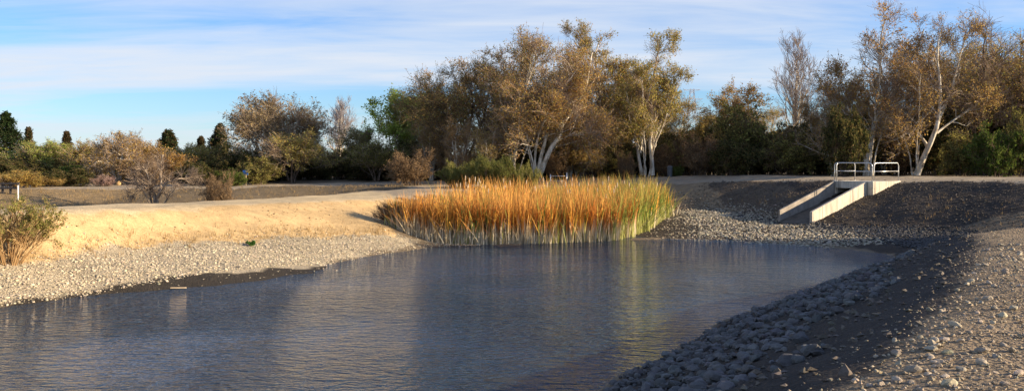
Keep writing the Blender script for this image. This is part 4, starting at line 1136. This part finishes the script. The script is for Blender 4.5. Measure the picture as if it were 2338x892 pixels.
# ------------------------------------------------------------------ cattails
reed_poly = [P(893, 524, -1.6), P(930, 538, -1.85)] + [P(*q, -2.2) for q in ((1000, 556), (1100, 556), (1250, 553), (1400, 547), (1470, 530), (1528, 505))] + [(10.6, 58, 0), (8.5, 62, 0), (3, 60.5, 0), (-1.5, 55.5, 0), (-3.0, 50.5, 0), (-4.7, 43.5, 0)]
def reeds():
    rng = np.random.default_rng(5)
    xs, ys = scatter(reed_poly, 11500, .12)
    # thicker along the front edge, where single stems show
    fr = np.array([q[:2] for q in reed_poly[:8]])
    k = rng.integers(0, 7, 4200); u = rng.random(4200)[:, None]
    e = fr[k] * (1 - u) + fr[k + 1] * u + np.stack([rng.normal(0, .15, 4200), np.abs(rng.normal(0, .55, 4200))], 1)
    xs, ys = np.concatenate([xs, e[:, 0]]), np.concatenate([ys, e[:, 1]])
    clump = vnoise(xs + 70, ys + 70, .9, 41)
    ok = clump > -.24; xs, ys, clump = xs[ok], ys[ok], clump[ok]
    front = pdist(xs, ys, reed_poly[:8]) < .9
    n = len(xs); zb = np.maximum(hgt(xs, ys), WATER_Z - .1) - .05
    px = HX + xs / ys * F
    edge = np.clip(.55 + (px - 890) / 220, .55, 1) * np.clip(.6 + (1545 - px) / 120, .6, 1)
    H = rng.uniform(1.55, 2.6, n) * edge * (1 + clump * .25)
    short = rng.random(n) < .16; H[short] *= rng.uniform(.35, .7, short.sum())
    seg = 5; t = np.linspace(0, 1, seg + 1)
    a = rng.uniform(0, 6.28, n); lean = np.abs(rng.normal(0, .12, n)) + .02; wild = rng.random(n) < .06; lean[wild] = rng.uniform(.4, .9, wild.sum())
    bend = np.where(rng.random(n) < .36, rng.uniform(.25, .95, n), rng.uniform(0, .2, n))
    off = (lean[:, None] * t + bend[:, None] * np.maximum(t - .45, 0) ** 2 * 2.4) * H[:, None]
    cx_ = xs[:, None] + np.cos(a)[:, None] * off; cy_ = ys[:, None] + np.sin(a)[:, None] * off
    drop = np.where(bend > .25, bend, 0)[:, None] * np.maximum(t - .6, 0) * 1.1
    cz_ = zb[:, None] + H[:, None] * (t * np.where(wild, .75, 1.0)[:, None] - drop)
    w = ((rng.uniform(.007, .016, n) * np.where(front, 1.8, 1.55))[:, None] * np.array([1.2, 1.1, 1.0, .85, .55, .08]))
    fa = rng.uniform(0, 3.14, n)
    tw = fa[:, None] + rng.normal(0, .5, n)[:, None] * t
    L = np.stack([cx_ - np.cos(tw) * w, cy_ - np.sin(tw) * w, cz_], -1); R = np.stack([cx_ + np.cos(tw) * w, cy_ + np.sin(tw) * w, cz_], -1)
    v = np.stack([L, R], 2)                                     # n, seg+1, 2, 3
    idx = np.arange(n * (seg + 1) * 2).reshape(n, seg + 1, 2)
    q = np.stack([idx[:, :-1, 0], idx[:, :-1, 1], idx[:, 1:, 1], idx[:, 1:, 0]], -1).reshape(-1, 4)
    # colour: bleached sheaths below, rust to gold above, green towards the right
    straw = np.array((.74, .64, .44)); rust = np.array((.60, .23, .045)); gold = np.array((.78, .43, .08)); tip = np.array((.74, .40, .13)); green = np.array((.13, .21, .04)); ygreen = np.array((.42, .42, .10))
    base = np.where(rng.random((n, 1)) < np.clip(.5 - vnoise(xs + 5, ys + 5, 1.1, 49)[:, None] * .9, .1, .9), rust, gold) * rng.uniform(.55, 1.15, (n, 1)) * (1 + .5 * clump[:, None])
    gprob = np.clip((px - 1180) / 280, 0, 1) ** 1.2 * .85 + .03
    gprob = np.clip(gprob + vnoise(xs + 9, ys + 9, 1.6, 43) * 1.0, 0, .95)
    isg = rng.random(n) < gprob
    base[isg] = np.where(rng.random((isg.sum(), 1)) < .6, green, ygreen) * rng.uniform(.7, 1.25, (isg.sum(), 1))
    low = np.where(isg[:, None], ygreen * .9 + .05, straw) * rng.uniform(.7, 1.15, (n, 1))
    top = np.where(isg[:, None], base * .6 + tip * .4, tip * rng.uniform(.7, 1.15, (n, 1)))
    hz = (t[None] * H[:, None])
    kl = np.clip((hz - np.where(front, rng.uniform(.5, .95, n), .4)[:, None]) / .2, 0, 1)[..., None]; kt = np.clip((t - .65) / .3, 0, 1)[None, :, None]
    c = (low[:, None] * (1 - kl) + base[:, None] * kl); c = c * (1 - kt) + top[:, None] * kt
    cc = np.repeat(c[:, :, None], 2, 2).reshape(-1, 3)
    # bleached leaf sheaths standing along the water's edge
    ns = 1100; k = rng.integers(0, 7, ns); u = rng.random(ns)[:, None]
    e = fr[k] * (1 - u) + fr[k + 1] * u + np.stack([rng.normal(0, .1, ns), rng.uniform(-.05, .5, ns)], 1)
    e = e[vnoise(e[:, 0] + 30, e[:, 1] + 30, .35, 47) > -.2]; ns = len(e)
    sh = rng.uniform(.35, .75, ns); sz = np.maximum(hgt(e[:, 0], e[:, 1]), WATER_Z - .08) - .05; sw = rng.uniform(.012, .024, ns); sa = rng.uniform(0, 3.14, ns); ln = rng.normal(0, .05, (ns, 2))
    tl = np.array([0, .5, 1.0]); wd = np.array([1.15, 1.0, .55])
    c0 = np.stack([e[:, 0:1] + ln[:, 0:1] * tl, e[:, 1:2] + ln[:, 1:2] * tl, sz[:, None] + sh[:, None] * tl], -1)
    dv = np.stack([np.cos(sa), np.sin(sa), 0 * sa], -1)[:, None] * (sw[:, None] * wd)[..., None]
    v2 = np.stack([c0 - dv, c0 + dv], 2); i2 = np.arange(ns * 6).reshape(ns, 3, 2) + v.reshape(-1, 3).shape[0]
    q2 = np.stack([i2[:, :-1, 0], i2[:, :-1, 1], i2[:, 1:, 1], i2[:, 1:, 0]], -1).reshape(-1, 4)
    gx_ = np.clip((HX + e[:, 0] / e[:, 1] * F - 1250) / 250, 0, 1)[:, None] * rng.uniform(.2, 1, (ns, 1))
    c2 = np.array((.80, .71, .52)) * (1 - gx_) + np.array((.50, .50, .16)) * gx_
    cc = np.concatenate([cc, np.repeat(c2 * rng.uniform(.7, 1.1, (ns, 1)), 6, 0)]); q = np.concatenate([q, q2]); v = np.concatenate([v.reshape(-1, 3), v2.reshape(-1, 3)])
    me = np_mesh('cattail_reeds', v.reshape(-1, 3), q, [M_REED], cc)
    tag(link('cattail_reeds', me), 'dense bed of rust orange and green cattail leaves at the pond edge', 'reeds', kind='stuff')
    # fallen and broken stalks lying across the bed's foot
    # seed heads: single stalks that stand above the bed
    M_HEAD = mat_plain('cattail_fluff', (.58, .47, .33), .95, 0, .3, 30)
    M_STK = mat_plain('cattail_stalk', (.50, .36, .16), .9, 0, .2, 10)
    bm = bmesh.new(); tube(bm, [(0, 0, 0), (.01, 0, .6), (.03, .01, 1.25), (.05, .01, 1.0 + .9)], .008, 5); stalk = bm_mesh('stalk', bm, M_STK, True)
    bm = bmesh.new()
    prof = [(0, .004), (.02, .016), (.06, .022), (.14, .024), (.19, .02), (.22, .008), (.25, .003)]
    rings = [[bm.verts.new((.05 + r * math.cos(k * 1.0472), .01 + r * math.sin(k * 1.0472), 1.88 + z)) for k in range(6)] for z, r in prof]
    for i in range(len(rings) - 1):
        for k in range(6): bm.faces.new((rings[i][k], rings[i][(k + 1) % 6], rings[i + 1][(k + 1) % 6], rings[i + 1][k]))
    bm.faces.new(rings[-1]); bm.faces.new(rings[0][::-1])
    head = bm_mesh('seed_head', bm, M_HEAD, True)
    for i in range(70):
        if i < 34: p = RNG.uniform(910, 1120)
        else: p = RNG.uniform(1100, 1500)
        y = RNG.uniform(46, 55); x = X(p, y)
        if not inpoly(np.array([x]), np.array([y]), reed_poly)[0]: continue
        t = empty('cattail', (x, y, max(gz(x, y), WATER_Z) - .05), random.uniform(0, 6.28))
        side = 'left' if p < 1110 else 'right'
        tag(t, f'pale fluffy cattail seed head rising from the {side} of the reed bed', 'cattail', f'seed heads in the {side} of the reeds')
        t.scale = (1, 1, random.uniform(.98, 1.25))
        link('stalk', stalk, t); link('seed_head', head, t)
reeds()
# ------------------------------------------------------------------ near plants
def willow_shrub():
    rng = np.random.default_rng(91)
    d = 26.8; x = X(20, d); zb = gz(x, d)
    st, rd = [], []
    for i in range(60):
        a = rng.uniform(0, 6.28); r = 1.35 * math.sqrt(rng.random()); h = rng.uniform(.9, 1.75) * (1 - .25 * (r / 1.35) ** 2)
        b = np.array([math.cos(a) * .25 * r, math.sin(a) * .25 * r, -.1]); tip = np.array([math.cos(a) * r + .12, math.sin(a) * r, h])
        st.append([b + (tip - b) * np.array([u, u, u ** .75]) for u in np.linspace(0, 1, 5)]); rd.append((.012, .004))
    me = plant_meshes('willow', rng, st, rd, mat_bark('willow_bark', (.20, .11, .05), (.36, .22, .10), (.44, .30, .15)), dict(ks=6, n1=4, n2=3, n3=3, l1=.5, s2=.55, l3=.22, nl=8, ls=.05, lj=.03, a1=26, a2=30, a3=30, t0=.3, r2min=.004, rtw=.003, leaves=[(.32, .30, .09), (.40, .30, .12), (.24, .25, .07)], twigcol=[(.44, .31, .15), (.38, .28, .14)], thin=-.25))
    place_plant('willow_shrub', me, (x, d, zb), 'wispy orange stemmed willow shrub on the near left bank', 'shrub', None, 0, 1, None, ('stems', 'foliage'))
    # small green weed
    p = P(572, 548, -1.4); zb = gz(p[0], p[1])
    st, rd = [], []
    for i in range(14):
        a = rng.uniform(0, 6.28); st.append([np.array([0, 0, -.02]), np.array([math.cos(a) * .1, math.sin(a) * .1, .12]), np.array([math.cos(a) * .2, math.sin(a) * .2, .16 + .1 * rng.random()])]); rd.append((.008, .004))
    me = plant_meshes('weed', rng, st, rd, M_BROWN, dict(ks=4, n1=4, n2=2, n3=2, l1=.08, l3=.05, nl=4, ls=.055, lj=.02, leaves=[(.06, .16, .03), (.09, .20, .04)], twigcol=[(.08, .14, .03)], r2min=.003, rtw=.002))
    place_plant('weed', me, (p[0], p[1], zb), 'small bright green weed at the foot of the tan levee', 'plant', None, 0, .7, None, ('stems', 'leaves'))
    # bare bush at the left tip of the reeds
    p = P(893, 520, -1.55); zb = gz(p[0], p[1]); st, rd = [], []
    for i in range(40):
        a = rng.uniform(0, 6.28); r = .75 * rng.random(); h = rng.uniform(.4, .95); b = np.array([0, 0, -.05]); tip = np.array([math.cos(a) * r - .15, math.sin(a) * r, h])
        st.append([b + (tip - b) * u for u in np.linspace(0, 1, 5)]); rd.append((.012, .005))
    me = plant_meshes('bush', rng, st, rd, M_BROWN, dict(ks=5, n1=5, n2=3, n3=3, l1=.4, l3=.2, nl=0, a1=25, a2=25, leaves=TAWNY, twigcol=[(.20, .13, .08), (.26, .18, .10)], r2min=.005, rtw=.004))
    place_plant('bare_bush', me, (p[0], p[1], zb), 'thin leafless bush at the left tip of the reeds', 'shrub', None, 0, 1, None, ('stems', 'twigs'))
willow_shrub()
def grass_tufts():
    """dry grass and weeds on the levee foot and along the far bank"""
    rng = np.random.default_rng(61)
    xs1, ys1 = scatter(left_toe[3:] + [(p[0] - .25, p[1] + .9, 0) for p in left_toe[3:]][::-1], 420, .3)
    xs2, ys2 = scatter(poly_bbank, 2000, .3)
    xs3, ys3 = scatter(far_mid + back_toe[3:11][::-1], 120, .3)
    ok = bank_keep(xs3, ys3); xs3, ys3 = xs3[ok], ys3[ok]
    xs = np.concatenate([xs1, xs2, xs3]); ys = np.concatenate([ys1, ys2, ys3])
    nb = 5; xs = np.repeat(xs, nb) + rng.normal(0, .05, len(xs) * nb); ys = np.repeat(ys, nb) + rng.normal(0, .05, len(ys) * nb)
    n = len(xs); z = hgt(xs, ys); h = rng.uniform(.06, .24, n); a = rng.uniform(0, 6.28, n); l = rng.uniform(.1, .7, n) * h
    b = rng.uniform(0, 6.28, n); w = rng.uniform(.004, .012, n)
    p0 = np.stack([xs - np.cos(b) * w, ys - np.sin(b) * w, z - .02], -1); p1 = np.stack([xs + np.cos(b) * w, ys + np.sin(b) * w, z - .02], -1); p2 = np.stack([xs + np.cos(a) * l, ys + np.sin(a) * l, z + h], -1)
    v = np.stack([p0, p1, p2], 1).reshape(-1, 3)
    c = pal(rng, n, [(.40, .27, .12), (.30, .20, .09), (.48, .34, .17), (.22, .17, .08)])
    tag(link('dry_grass', np_mesh('dry_grass', v, np.arange(n * 3).reshape(n, 3), [M_REED], np.repeat(c, 3, 0))), 'sparse dry grass on the banks', 'grass', kind='stuff')
grass_tufts()
def boulder():
    d = 71; x = X(270, d); v, f = HI[3]
    o = link('boulder', np_mesh('boulder', v * np.array([.24, .22, .36]), f, [M_STONE], np.full((len(v), 3), (.58, .38, .17)), True))
    o.location = (x, d, gz(x, d) + .12); tag(o, 'tan boulder at the foot of the bare white sycamore', 'boulder')
boulder()
